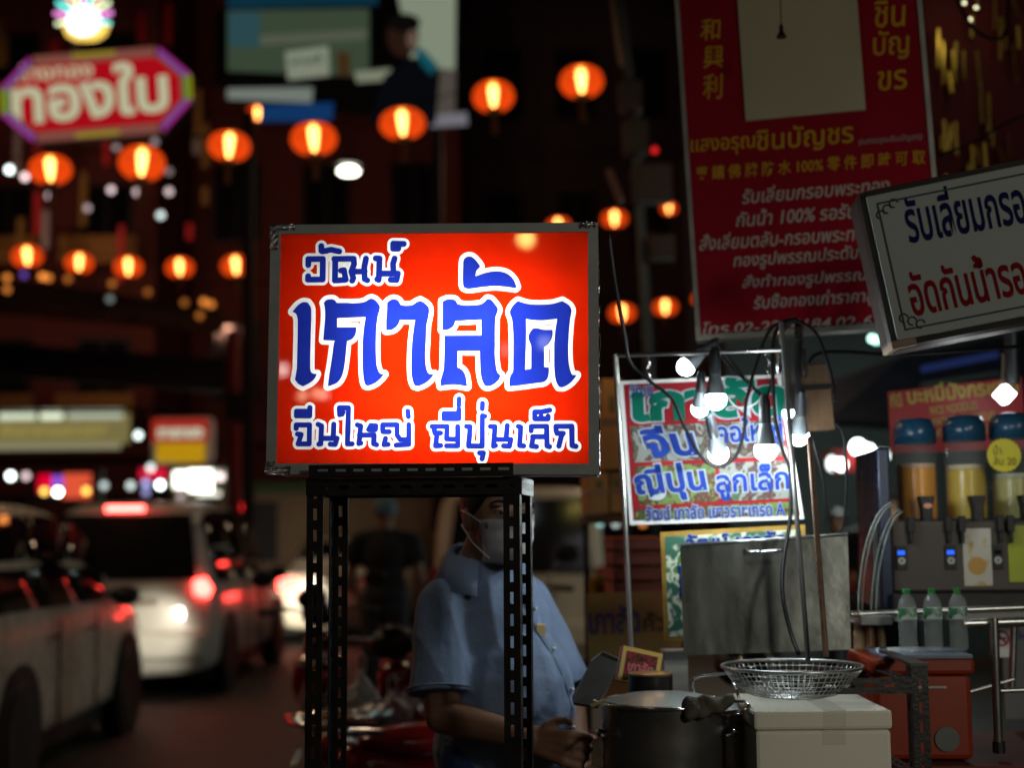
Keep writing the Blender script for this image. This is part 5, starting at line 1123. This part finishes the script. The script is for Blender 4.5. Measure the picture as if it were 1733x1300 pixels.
lamp('carton_lamp', 'POINT', P(1042, 560, 4.6), .8, (1, .55, .22), .05)
cst = thing('carton_rack', 'dark rack carrying the cardboard cartons', 'rack', (P(1025, 880, 5.1).x, 5.1, .13)); zc = P(1025, 871, 4.9).z - .13
mk('shelf_board', MB().box(-.08, .09, -.22, .2, zc - .03, zc - .002), M_wood, cst)
for x in (-.07, .08): mk('post', MB().box(x - .01, x + .01, .0, .02, 0, zc - .031), M_black, cst)
for i in range(4):
    y1_ = 1010 - i * 26; Y = 4.3; A = P(1038, y1_, Y); B = P(1122, y1_ - 24, Y)
    t = thing('plastic_crate', ('bottom', 'second from the bottom', 'third from the bottom', 'topmost orange rimmed')[i] + ' crate of the dark red stack beside the poster', 'crate', ((A.x + B.x) / 2, Y, A.z), (0, 0, R(2)), 'dark red crates stacked beside the poster')
    w_ = (B.x - A.x) / 2; h_ = B.z - A.z
    mk('crate_body', MB().box(-w_ * .97, w_ * .97, .004, .3, 0, h_ * .78), mat('dark_red_crate', (.22, .035, .025), .5, noise=.2), t, bevel=.004)
    mk('crate_rim', MB().box(-w_, w_, 0, .304, h_ * .785, h_ * .97), mat('orange_rim', (.6, .14, .03), .5) if i == 3 else mat('brown_rim', (.3, .09, .04), .5), t, bevel=.003)
nbd = thing('nut_stall_board', 'orange and brown stall board with purple Thai lettering below the crates', 'sign', P(1075, 1120, 4.1), (0, -.03, 0))
quad_on(nbd, 'panel', mat('orange_brown_print', (.36, .15, .045), .5, c2=(.3, .2, .05), thresh=(.4, .6), nscale=6), ((993, 1005), (1150, 1000), (1155, 1180), (998, 1186)), 0, .02)
write(nbd, 'lettering', 'เกาลัด', mat('purple_ink', (.10, .06, .16), .5), (998, 1072), (1082, 1068), 44, bold=.04, off=-.022); write(nbd, 'lettering', 'คั่ว', mat('brown_ink', (.12, .06, .01), .5), (1088, 1068), (1125, 1066), 32, bold=.03, off=-.022)
ysb = thing('yellow_bag', 'yellow sack on the ground beside the scooter behind the man', 'sack', P(1018, 1010, 4.9)); yb = MB(); yb.ball((0, 0, .02), (.05, .05, .06)); yb.ball((.03, 0, .06), (.035, .03, .03)); blob('sack', yb, mat('yellow_sack', (.45, .3, .03), .6), ysb, .008, 3, disp=wrinkle(.006, 30))

# ------------------------------------------------------------------ lanterns
def lantern_shell():
    m = bpy.data.materials.new('lantern_silk'); m.use_nodes = True; nt = m.node_tree; nt.nodes.clear()
    tr_ = nt.nodes.new('ShaderNodeBsdfTransparent'); tr_.inputs[0].default_value = (1, .52, .22, 1)
    e = nt.nodes.new('ShaderNodeEmission'); e.inputs[0].default_value = (1, .085, .006, 1); e.inputs[1].default_value = .95
    w_ = nt.nodes.new('ShaderNodeTexWave'); w_.inputs['Scale'].default_value = 12
    mx = nt.nodes.new('ShaderNodeMixShader'); mp = nt.nodes.new('ShaderNodeMapRange'); mp.inputs[3].default_value = .66; mp.inputs[4].default_value = .70
    nt.links.new(w_.outputs['Fac'], mp.inputs[0]); nt.links.new(mp.outputs[0], mx.inputs[0])
    o = nt.nodes.new('ShaderNodeOutputMaterial'); nt.links.new(tr_.outputs[0], mx.inputs[1]); nt.links.new(e.outputs[0], mx.inputs[2]); nt.links.new(mx.outputs[0], o.inputs[0]); return m
SILK = lantern_shell(); CORE = glowmat('lantern_lamp', (1, .72, .38), 26); LG = mat('lantern_gold', (.5, .3, .05), .4, .5)
def make_lantern():
    t = thing('paper_lantern', 'x', 'lantern')
    r = .2
    sh_ = mk('silk_shell', MB().lathe([(.07, -.150), (.13, -.135), (.175, -.09), (.198, -.03), (.198, .03), (.175, .09), (.13, .135), (.07, .150)], n=28, caps=False), SILK, t, smooth='all')
    mk('rib', MB().lathe([(.2, -.004), (.2, .004)], n=28, caps=False), LG, sh_)
    mk('lamp', MB().lathe([(.01, -.13), (.026, -.08), (.036, .0), (.044, .07), (.04, .11), (.01, .14)], n=12), CORE, t, smooth='all')
    mk('top_cap', MB().lathe([(.072, .148), (.072, .175), (.02, .18)], n=20), LG, t, smooth=True)
    mk('bottom_cap', MB().lathe([(.072, -.148), (.072, -.175), (.02, -.18)], n=20), LG, t, smooth=True)
    mk('tassel', MB().lathe([(.012, -.18), (.02, -.22), (.03, -.42)], n=12), mat('tassel_silk', (.12, .07, .01), .8), t, smooth=True)
    return t
L0 = make_lantern()
near = [(85, 287, 'second'), (240, 276, ''), (388, 247, ''), (531, 235, ''), (681, 209, ''), (835, 163, ''), (984, 138, '')]
nl = ['large red lantern at the far left under the neon gold shop sign', 'large red lantern below the right end of the neon gold shop sign', 'large red lantern left of the billboard, third along its string', 'large red lantern under the blue strip of the billboard', 'large red lantern at the lower middle of the billboard', 'large red lantern just right of the billboard', 'highest red lantern, last of its string toward the dark pole']
fl = [(46, 434, 'small red lantern nearest the left edge in the lower string'), (134, 445, 'small red lantern second from the left in the lower string'), (217, 452, 'small red lantern in the middle of the lower string'), (304, 453, 'small red lantern fourth from the left in the lower string'), (399, 450, 'small red lantern at the right end of the lower string, next to the lightbox'),
      (1040, 370, 'small red lantern just right of the top corner of the lightbox'), (1053, 530, 'small red lantern low between the lightbox and the tall signboard, left one'), (1126, 520, 'small red lantern low beside the tall signboard, right one'), (945, 382, 'small red lantern peeping over the top edge of the lightbox')]
spots = [(px, py, 12.35, l, 'lanterns on the upper string') for (px, py, _), l in zip(near, nl)] + [(px, py, 19 if px < 500 else 22, l, 'lanterns on the lower strings') for px, py, l in fl]
spots += [(436, 192, 26, 'small dim red lantern at the lower left corner of the billboard', 'lanterns on the lower strings'), (1132, 353, 34, 'tiny red lantern left of the tall signboard', 'lanterns on the lower strings'), (1186, 506, 34, 'tiny red lantern behind the edge of the tall signboard', 'lanterns on the lower strings')]
for i, (px, py, Y, l, gname) in enumerate(spots):
    t = L0 if i == 0 else copy_tree(L0)
    t.location = P(px, py, Y); t.rotation_euler = (R(random.uniform(-6, 6)), R(random.uniform(-7, 3)), R(random.uniform(0, 60))); t['label'] = l; t['group'] = gname; k_ = random.uniform(.93, 1.04); t.scale = (k_, k_, k_ * random.uniform(.80, .88))
cable('long wire carrying the upper string of lanterns', [(-40, 268, 12.35), (85, 262, 12.35), (240, 250, 12.35), (388, 221, 12.35), (531, 208, 12.35), (681, 183, 12.35), (835, 137, 12.35), (984, 112, 12.35), (1080, 70, 12.35)], .006, name='lantern_wire', cat='wire')
cable('long wire carrying the lower string of lanterns', [(-40, 410, 19), (46, 418, 19), (134, 428, 19), (217, 436, 19), (304, 437, 19), (399, 434, 19), (560, 420, 19)], .008, name='lantern_wire', cat='wire')

# ------------------------------------------------------------------ neon gold shop sign
YG = 14
ng = thing('neon_shop_sign', 'red eight sided neon gold shop sign with cream Thai lettering', 'sign', P(165, 162, YG), (0, -.07, 0)); kk = mpp(YG)
def octo(w_, h_, c): return [(-w_ + c, -h_), (w_ - c, -h_), (w_, -h_ + c), (w_, h_ - c), (w_ - c, h_), (-w_ + c, h_), (-w_, h_ - c), (-w_, -h_ + c)]
mk('backing', MB().prism(octo(166 * kk, 76 * kk, 50 * kk), 0, .12), M_black, ng)
mk('red_panel', MB().prism(octo(146 * kk, 60 * kk, 36 * kk), -.03, -.005), glowmat('neon_red_panel', (.36, .003, .008), 1), ng)
ring = lambda w_, h_, c: [Vector((x, -.05, z)) for x, z in octo(w_, h_, c)]
nc = {'p': glowmat('neon_pink', (.9, .06, .5), 0.40), 'b': glowmat('neon_blue', (.12, .16, .8), 0.40), 'y': glowmat('neon_yellow', (.8, .7, .02), 0.35), 'g': glowmat('neon_green', (.15, .8, .1), 0.30), 'w': glowmat('neon_salmon', (.5, .16, .12), 0.40)}
for w_, h_, c, seq in ((163, 74, 52, 'mpbpympbp'), (156, 68, 46, 'pbgbpyppb'), (149, 62, 40, 'wwwwwwww')):
    pts = ring(w_ * kk, h_ * kk, c * kk)
    for k in range(8):
        a, b = pts[k], pts[(k + 1) % 8]; d = (b - a) * .02
        colk = {0: 'w', 4: 'w', 2: 'g', 6: 'g'}.get(k, 'b' if w_ == 156 else 'p')
        if w_ == 149: colk = 'w'
        if w_ == 163 and k in (2, 6): colk = 'y'
        mk('neon_tube', MB().tube([a + d, b - d], .018, 8), nc[colk], ng)
for z_ in (-1, 1): mk('neon_tube', MB().tube([(-.22, -.055, z_ * 71 * kk), (.22, -.055, z_ * 71 * kk)], .024, 8), nc['y'], ng)
CG = glowmat('sign_cream', (.62, .62, .40), .75)
write(ng, 'lettering', 'ทองใบ', CG, (28, 212), (286, 188), 84, bold=.035, off=-.06)
write(ng, 'lettering', 'ห้างทอง', CG, (34, 142), (160, 132), 30, bold=.02, off=-.06)
em = thing('neon_fan_emblem', 'bright white neon fan emblem above the eight sided sign', 'sign', P(146, 37, YG)); 
mk('bowl', MB().lathe([(.02, -.2), (.12, -.19), (.2, -.14), (.24, -.04)], n=24, ry=.3, caps=True), glowmat('emblem_gold', (1, .65, .12), 1.4), em, smooth=True)
mk('core', MB().ball((0, -.09, -.02), (.17, .05, .15)), glowmat('emblem_white', (.8, .95, 1), 3), em, smooth='all')
for k in range(11):
    a = R(-20 + 22 * k); cc = ((.2, 1, .9), (1, .3, .8), (.9, 1, .6), (1, .7, .5))[k % 4]
    mk('neon_ray', MB().tube([(.1 * math.cos(a), -.1, .02 + .1 * math.sin(a)), (.29 * math.cos(a), -.1, .05 + .30 * math.sin(a))], .016, 8), glowmat('ray_%d' % (k % 4), cc, 2.2), em)

# ------------------------------------------------------------------ billboard
YBB = 17
bb = thing('billboard', 'large dim advertising billboard of a person at a desk above the lanterns', 'billboard', P(580, 200, YBB), (0, -.02, 0))
def bbp(nm, c, m, o_): return quad_on(bb, nm, m, c, o_, .004)
bbp('backing', ((383, -60), (776, -60), (776, 212), (383, 172)), M_black, .0)
for nm, c, colr, k in (('picture_wall', ((385, 18), (625, 14), (625, 130), (385, 120)), S(55, 68, 52), 0), ('picture_header', ((385, -50), (640, -50), (640, 8), (385, 14)), S(10, 45, 60), 0), ('picture_window', ((388, 20), (440, 20), (440, 80), (388, 78)), S(40, 70, 75), 1),
                       ('picture_shelf', ((440, 60), (620, 50), (620, 66), (440, 76)), S(80, 85, 70), 1), ('picture_note', ((483, 88), (556, 78), (558, 128), (488, 136)), S(125, 130, 112), 2), ('picture_plant', ((570, 88), (592, 88), (594, 128), (572, 128)), S(60, 40, 20), 2),
                       ('picture_desk', ((385, 150), (530, 148), (528, 174), (385, 168)), S(110, 118, 110), 1), ('picture_paper', ((600, 122), (662, 116), (660, 136), (604, 140)), S(120, 125, 105), 2), ('blue_strip', ((440, 178), (565, 174), (562, 205), (440, 206)), S(15, 50, 95), 2),
                       ('picture_curtain', ((664, -50), (772, -50), (770, 120), (700, 120)), S(125, 135, 115), 0), ('picture_side', ((736, 115), (772, 118), (770, 205), (740, 205)), S(75, 68, 62), 1), ('white_strip', ((728, 196), (790, 190), (792, 212), (730, 216)), S(110, 108, 115), 2)):
    bbp(nm, c, glowmat('bb_' + nm, colr, 1), -.005 - .006 * k)
def bpoly(nm, pts, colr, o_):
    quad_on(bb, nm, glowmat('bb_' + nm, colr, 1), pts, o_, .004)
bpoly('pictured_clothes', ((622, 210), (650, 130), (690, 100), (720, 95), (745, 120), (738, 210)), S(6, 8, 12), -.026)
bpoly('pictured_shirt', ((700, 80), (716, 84), (742, 112), (730, 128), (712, 108)), S(14, 75, 85), -.033)
bpoly('pictured_head', [(682 + 27 * math.cos(R(a)), 62 + 36 * math.sin(R(a))) for a in range(0, 360, 24)], S(38, 22, 16), -.033)
bpoly('pictured_hair', [(684 + 28 * math.cos(R(a)), 40 + 16 * math.sin(R(a))) for a in range(0, 360, 24)], S(12, 8, 8), -.040)
bpoly('pictured_hand', [(698 + 9 * math.cos(R(a)), 68 + 16 * math.sin(R(a))) for a in range(0, 360, 30)], S(95, 75, 65), -.040)
write(bb, 'lettering', 'งานดี', glowmat('bb_letter', S(40, 70, 58), 1), (492, 112), (545, 106), 14, bold=.03, off=-.03)
for px in (420, 740): mk('support_post', MB().bar(P(px, 190, YBB + .2), P(px, 900, YBB + .2), .12, .12), M_black, bb, world=True)

# ------------------------------------------------------------------ street lamp, far signs, small far lights
ol = thing('oval_street_lamp', 'bright white oval lamp hanging below the billboard', 'street lamp', P(590, 291, 24)); mk('lamp_glass', MB().lathe([(.15, -.02), (.18, .02), (.12, .07)], n=24), glowmat('oval_glow', (1, 1, .8), 9), ol, smooth=True); mk('shade', MB().lathe([(.25, .101), (.1, .24), (.03, .27)], n=24), M_black, ol, smooth=True); mk('suspension', MB().tube([(0, 0, .27), (0, 0, 3)], .01, 6), M_black, ol)
def far_lamp(label, px, py, Y, c, s_, r=.05, el=1.0, cat='lamp', g_='small lights far down the street'):
    t = thing('far_lamp', label, cat, P(px, py, Y), group=g_)
    mk('bulb', MB().ball((0, 0, 0), (r, r, r * el), 10, 8), glowmat('far_%s_%s' % ('_'.join('%.2f' % q for q in c), s_), c, s_), t)
    mk('cap', MB().lathe([(r * .6, r * el * .95), (r * .5, r * el + .05)], n=8), M_black, t)
W_ = (.85, 1, .95); PK = (1, .75, .75); OR = (1, .3, .05); RD = (1, .02, .02); AM = (1, .6, .1)
side = lambda px: 'left edge' if px < 90 else 'left third' if px < 330 else 'left of the lightbox'
FL = [(16, 287, W_, 5), (42, 299, PK, 2.5), (232, 325, PK, 1.2), (188, 321, PK, 1.4), (286, 324, PK, 1.2), (272, 364, W_, 1.6), (148, 352, PK, .6), (84, 331, PK, 1.0), (197, 250, PK, .4), (262, 240, PK, .4), (286, 290, PK, .3),
      (18, 806, W_, 8), (44, 806, PK, 1.6), (98, 833, (1, 1, .9), 14), (75, 832, AM, 3), (146, 831, AM, 3), (176, 822, W_, 1.1), (221, 822, W_, 1.5), (255, 792, W_, 2), (271, 821, W_, 9), (247, 818, (.5, .5, 1), 1.6), (247, 833, (.5, .5, 1), .9), (234, 737, W_, 3.2), (373, 807, PK, 3),
      (400, 688, RD, 3), (412, 859, RD, 3), (345, 511, OR, 1.2), (357, 515, OR, 1.0), (338, 534, OR, .5), (72, 468, OR, 1.6), (82, 470, OR, 1.0), (115, 472, OR, .5), (190, 480, OR, .5), (250, 494, OR, .35), (12, 470, OR, 1.0), (12, 490, OR, .8), (41, 465, (.3, .15, .9), .5), (306, 840, PK, .7), (186, 506, W_, .25), (312, 512, OR, .4),
      (1108, 254, RD, .9), (1476, 573, (.5, 1, .85), 5), (1483, 576, (.5, 1, .85), 4), (1042, 887, W_, .8), (1088, 887, OR, 1), (1015, 886, (.5, 1, .9), .9)]
used_l = {}
for px, py, c, s_ in FL:
    cn_ = 'red' if c == RD else 'orange' if c == OR else 'amber' if c == AM else 'white' if c in (W_, (1, 1, .9)) else 'pinkish' if c == PK else 'violet blue' if c[2] > .85 and c[0] < .55 and c[1] <= .5 else 'green white'
    zone = 'among the high facade lights' if py < 400 else 'along the roof edge below the small lanterns' if py < 560 else 'at street level behind the cars' if py < 900 and px < 330 else 'beside the red lightbox'
    if px > 1000: zone = 'near the tall signboard' if py < 600 else 'behind the menu board frame'
    base_ = 'small %s light %s' % (cn_, zone); used_l[base_] = used_l.get(base_, 0) + 1
    k = used_l[base_]; l = base_ + ('' if k == 1 else ', ' + ('', '', 'second', 'third', 'fourth', 'fifth', 'sixth', 'seventh', 'eighth', 'ninth', 'tenth', 'eleventh', 'twelfth')[min(k, 12)] + ' of its colour there')
    far_lamp(l, px, py, 20 if px < 1000 else 9, c, s_, .05 if px < 1000 else .022)
aw = thing('lit_canopy', 'long lit cream canopy with dim lettering at the left edge', 'canopy', P(60, 760, 22)); ka = mpp(22)
AX0, AX1 = -1.3, 151 * ka
mk('canopy_panel', MB().box(AX0, AX1, 0, .3, 10 * ka, 62 * ka), glowmat('canopy_olive', S(118, 108, 66), 1), aw)  # emission on the canopy stands in for the hidden lamps lighting it
for a_, b_, s_ in ((-60, 0, 1.0), (10, 46, 1.3), (56, 148, .6)): mk('canopy_tube', MB().box(a_ * ka, b_ * ka, -.08, -.02, 50 * ka, 66 * ka), glowmat('canopy_tube_%s' % s_, (.75, .85, .62), s_), aw)
mk('canopy_lower_edge', MB().box(AX0, AX1 - .05, -.1, -.02, -2 * ka, 9 * ka), glowmat('canopy_edge', S(135, 130, 100), 1), aw)
V3, F3 = glyphs('ภัตตาคารเยาวราช', .03, 0); mk('lettering', MB().add([(-.55 + x * .24, -.03, 22 * ka + y * .24) for x, y in V3], F3), glowmat('canopy_letters', S(150, 135, 70), 1), aw, fix=False)
mk('canopy_roof', MB().add([(AX0, -.1, 66 * ka), (AX1 + .3, -.1, 64 * ka), (AX1 + .3, 1.2, 80 * ka), (AX0, 1.2, 80 * ka)], [(0, 1, 2, 3)]), M_black, aw, solid=.05)
ry = thing('round_cornered_sign', 'red, white and yellow lit sign with rounded corners above the cars', 'sign', P(307, 745, 20)); kr = mpp(20)
mk('casing', MB().box(-54 * kr, 54 * kr, .01, .2, -40 * kr, 40 * kr), M_white, ry, bevel=.1)
mk('red_panel', MB().box(-50 * kr, 44 * kr, -.03, 0, -4 * kr, 36 * kr), glowmat('ry_red', (.33, .02, .01), 1), ry, bevel=.01); mk('yellow_panel', MB().box(-42 * kr, 40 * kr, -.03, 0, -38 * kr, -5 * kr), glowmat('ry_yellow', (.46, .25, .005), 1), ry, bevel=.01)
V4, F4 = glyphs('ขายทอง', .05, 0); xs = [v[0] for v in V4]; mk('lettering', MB().add([(-40 * kr + (x - min(xs)) * 78 * kr / (max(xs) - min(xs)), -.05, 4 * kr + y * .22) for x, y in V4], F4), glowmat('ry_letters', (.55, .58, .42), 1), ry, fix=False)
rs2 = thing('shop_front_sign', 'red and violet lit shop front between the first two cars', 'sign', P(112, 822, 21)); k2 = mpp(21)
for a_, b_, z_, z2, c, nm in ((-46, -22, -12, 18, (.8, 0, .03), 'red_panel'), (-22, -4, -6, 16, (.25, .1, .8), 'violet_panel'), (-4, 42, -22, 20, (.75, .09, .04), 'salmon_panel')): mk(nm, MB().box(a_ * k2, b_ * k2, -.05, 0, z_ * k2, z2 * k2), glowmat('rs_' + nm, c, 1), rs2)
mk('shop_fascia', MB().box(-60 * k2, 60 * k2, .01, .1, -30 * k2, 25 * k2), M_black, rs2)
rs3 = thing('small_red_sign', 'small red lit sign above the roof of the people carrier', 'sign', P(258, 803, 21)); mk('panel', MB().box(-22 * k2, 22 * k2, 0, .06, -8 * k2, 10 * k2), glowmat('rs3', (.75, .01, .05), 1), rs3); mk('casing', MB().box(-24 * k2, 24 * k2, .065, .12, -10 * k2, 12 * k2), M_black, rs3)
sw_ = thing('bright_shop_window', 'blazing white shop window above the people carrier', 'shop window', P(335, 818, 23)); kw = mpp(23)
mk('window_frame', MB().box(-46 * kw, 50 * kw, .0, .1, -22 * kw, 26 * kw), mat('shop_frame', (.2, .18, .1), .5), sw_)
for a_, b_, z_, z2, s_ in ((-40, -16, -8, 20, 4), (-15, 24, -14, 22, 5), (0, 38, -22, -15, 1.5), (25, 44, 4, 22, .8)): mk('window_pane', MB().box(a_ * kw, b_ * kw, -.04, -.005, z_ * kw, z2 * kw), glowmat('shop_%s' % s_, (1, 1, .85), s_), sw_)
rp = thing('red_post', 'tall dark red post with a red light left of the lightbox', 'post', P(398, 880, 18)); mk('post', MB().tube([P(398, 1100, 18), P(394, 560, 18)], .09, 12), mat('red_post_paint', (.25, .01, .01), .5), rp, world=True); mk('signal_head', MB().box(-.12, .12, -.1, .1, 1.25, 1.6), M_black, rp)

# ------------------------------------------------------------------ buildings
def building(label, x0, x1, Y, H, wall, rows, cols_, lit=0, dep=8, balcony=False):
    t = thing('shophouse', label, 'building', ((x0 + x1) / 2, Y, 0)); w_ = (x1 - x0) / 2
    mk('wall', MB().box(-w_, w_, 0, dep, 0, H), wall, t)
    for z_ in range(1, rows + 1): mk('cornice', MB().box(-w_ - .05, w_ + .05, -.25, -.003, z_ * H / (rows + .5) - .2, z_ * H / (rows + .5)), wall, t)
    for r_ in range(rows):
        for c in range(cols_):
            x = -w_ + (c + .5) * 2 * w_ / cols_; z_ = (r_ + .45) * H / (rows + .5); ww = w_ / cols_ * .55; hh_ = H / (rows + .5) * .25
            wf = mk('window', MB().box(x - ww, x + ww, -.08, -.004, z_ - hh_, z_ + hh_), M_black, t)
            mk('pane', MB().box(x - ww * .85, x - .03, -.1, -.082, z_ - hh_ * .9, z_ + hh_ * .9).box(x + .03, x + ww * .85, -.1, -.082, z_ - hh_ * .9, z_ + hh_ * .9), M_glass, wf)
            if balcony and r_ > 0: mk('balcony_rail', MB().box(x - ww * 1.4, x + ww * 1.4, -.7, -.62, z_ - hh_ * 1.2, z_ - hh_ * .5), mat('gold_rail', (.35, .2, .05), .5, .4), t)
    return t
WR = mat('maroon_wall', (.13, .03, .022), .8, noise=.4, nscale=.6); WB = mat('brown_wall', (.16, .10, .07), .8, noise=.4, nscale=.5); WD = mat('dark_wall', (.06, .05, .05), .85, noise=.4, nscale=.6)
building('maroon shophouse with balconies behind the neon gold sign', -16, -7.6, 30, 15, WR, 4, 4, balcony=True)
building('dark red shophouse behind the billboard', -7.5, -1.2, 33, 17, WR, 4, 3)
building('dark shophouse between the billboard and the tall signboard', -1.1, 4.5, 36, 17, WD, 4, 3)
building('brown shophouse behind the tall red signboard', 4.6, 14, 26, 15, WB, 4, 4)
gb = thing('gold_ornament_frieze', 'dim gold and red ornaments hanging on the facade behind the neon sign', 'ornament', P(200, 350, 27))
for k in range(26):
    px = random.uniform(-10, 400); py = random.uniform(-10, 400); a_ = P(px, py, 27) - P(200, 350, 27); L = random.uniform(.3, 1.1)
    mk('hanging_strip', MB().box(a_.x - .06, a_.x + .06, -.05, .05, a_.z - L, a_.z), (mat('frieze_gold', (.22, .14, .025), .75), mat('red_strip', (.5, .01, .02), .6), mat('silver_strip', (.3, .32, .33), .5, .4))[k % 3], gb)
lamp('frieze_light', 'SPOT', P(200, 560, 22), 260, (1, .6, .4), .3, to=P(200, 150, 28), spot=100)
ev = thing('street_eave', 'long sloping dark roof edge with reflections under the small lanterns', 'roof', P(200, 560, 21)); 
mk('roof_sheet', MB().add([P(-60, 470, 21), P(100, 482, 21), P(380, 525, 21), P(380, 560, 20), P(-60, 520, 20)], [(0, 1, 2, 3, 4)]), mat('roof_tin', (.12, .08, .06), .25, .6, noise=.5, nscale=2), ev, world=True, solid=.05)
mk('fascia', MB().bar(P(-60, 605, 21), P(430, 640, 21), .1, .5), M_black, ev, world=True)
bw = thing('roadside_kiosk', 'low dull brown kiosk across the street behind the stand', 'kiosk', P(560, 1010, 27)); kb = mpp(27)
mk('kiosk_wall', MB().box(-190 * kb, 200 * kb, 0, 1.5, -30 * kb, 185 * kb), mat('kiosk_wall', (.24, .17, .10), .7, noise=.4, nscale=1.5), bw); mk('green_fascia', MB().box(-192 * kb, 200 * kb, -.1, -.004, 176 * kb, 192 * kb), mat('green_fascia', (.02, .07, .02), .6), bw); mk('shutter', MB().box(-150 * kb, -90 * kb, -.05, -.004, 60 * kb, 160 * kb), M_dk, bw)
for px, py, c in ((1045, 0, 1),):
    up = thing('utility_pole', 'leaning grey utility pole with junction boxes left of the tall signboard', 'pole', P(1080, 560, 8.5))
    mk('pole_tube', MB().tube([P(1044, -40, 8.5), P(1060, 90, 8.5), P(1074, 190, 8.5), P(1095, 560, 8.5), P(1110, 1000, 8.5)], .03, 14), mat('grey_pole', (.13, .15, .15), .5, .3, noise=.3), up, world=True, smooth='all')
    mk('conduit', MB().tube([P(1032, -30, 8.5), P(1045, 70, 8.5), P(1052, 110, 8.5)], .016, 10), mat('tan_conduit', (.5, .32, .18), .6), up, world=True, smooth='all')
    for a_, b_, y0_, y1_ in ((1048, 1085, 140, 190), (1055, 1095, 205, 262), (1070, 1135, 280, 345), (1100, 1140, 400, 440)):
        A = P(a_, y1_, 8.45); B = P(b_, y0_, 8.45); mk('junction_box', MB().box(A.x, B.x, 8.38, 8.5, A.z, B.z), mat('brown_box', (.085, .06, .045), .6, noise=.3), up, world=True, bevel=.01)
    mk('pale_bracket', MB().bar(P(1030, 288, 8.4), P(1052, 342, 8.4), .1, .03), mat('tan_bracket', (.24, .12, .09), .6), up, world=True)
lamp('pole_fill_light', 'POINT', (1.6, 7.2, 3.4), 7, (1, .8, .6), .1)  # added light that brightens the utility pole and its boxes; no lamp body
# alley on the right
tp_ = thing('blue_tarpaulin', 'dark blue tarpaulin roof over the alley behind the cables', 'tarpaulin', P(1470, 680, 8)); mk('sheet', MB().add([P(1395, 655, 8), P(1530, 608, 8), P(1760, 560, 8), P(1760, 700, 7), P(1540, 730, 7), P(1400, 720, 7)], [(0, 1, 2, 3, 4, 5)]), mat('blue_tarp', (.008, .02, .05), .5, noise=.3), tp_, world=True, solid=.02)
mk('tube_strip', MB().bar(P(1560, 625, 6.4), P(1688, 600, 6.4), .03, .03), glowmat('blue_strip_light', (.05, .09, .35), .2), tp_, world=True, label='blue light strip')
mk('ridge_rail', MB().bar(P(1560, 652, 6.4), P(1690, 632, 6.4), .03, .02), mat('green_grey_rail', (.12, .2, .18), .4, .3), tp_, world=True)
ra = thing('red_awning', 'small red awning under the white lights in the alley', 'awning', P(1440, 775, 11)); ka = mpp(11); mk('canvas', MB().box(-32 * ka, 32 * ka, 0, .3, -16 * ka, 14 * ka), glowmat('awning_lit', (.42, .02, .03), 1) if False else mat('awning_red', (.6, .03, .04), .6), ra); mk('valance', MB().box(-33 * ka, 33 * ka, -.03, -.005, -24 * ka, -14 * ka), mat('awning_red', (.6, .03, .04), .6), ra)
for i, (px, py, s_, r_, el, l) in enumerate(((1452, 757, 12, .055, 1, 'bright white alley lamp above the red awning, left one'), (1468, 766, 12, .06, 1, 'bright white alley lamp above the red awning, right one'), (1478, 772, 8, .04, 1, 'small white alley lamp beside the noodle banner'), (1422, 788, 9, .05, 1, 'white alley lamp below the red awning'), (1408, 785, 4, .035, 1.6, 'long greenish alley lamp left of the red awning'))):
    far_lamp(l, px, py, 11, W_, s_, r_, el, g_='white lamps in the alley')
lamp('alley_light', 'POINT', P(1450, 780, 9.5), 30, (.85, 1, .95), .1)
lamp('alley_light', 'POINT', P(1440, 760, 13), 60, (.85, 1, .95), .1)
tb_ = thing('alley_tube_lamp', 'level white tube lamp beside the red noodle banner', 'lamp', P(1487, 772, 10.5)); mk('tube', MB().bar((-.07, 0, 0), (.07, 0, 0), .03, .03), glowmat('tube_w', (.85, 1, .97), 5), tb_); mk('batten', MB().bar((-.08, .03, .03), (.08, .03, .03), .03, .03), M_white, tb_)
awl = thing('alley_wall', 'dark back wall at the end of the alley', 'wall', (P(1500, 900, 15).x, 15.2, .13)); mk('wall_face', MB().box(-1.6, 3, 0, .2, 0, 3.6), mat('alley_plaster', (.05, .065, .06), .8, noise=.5, nscale=1.2), awl); mk('stacked_goods', MB().box(-1.2, -.4, -.5, -.01, 0, .9), mat('goods_cloth', (.1, .11, .12), .8, noise=.6, nscale=4), awl)
sky_note = None
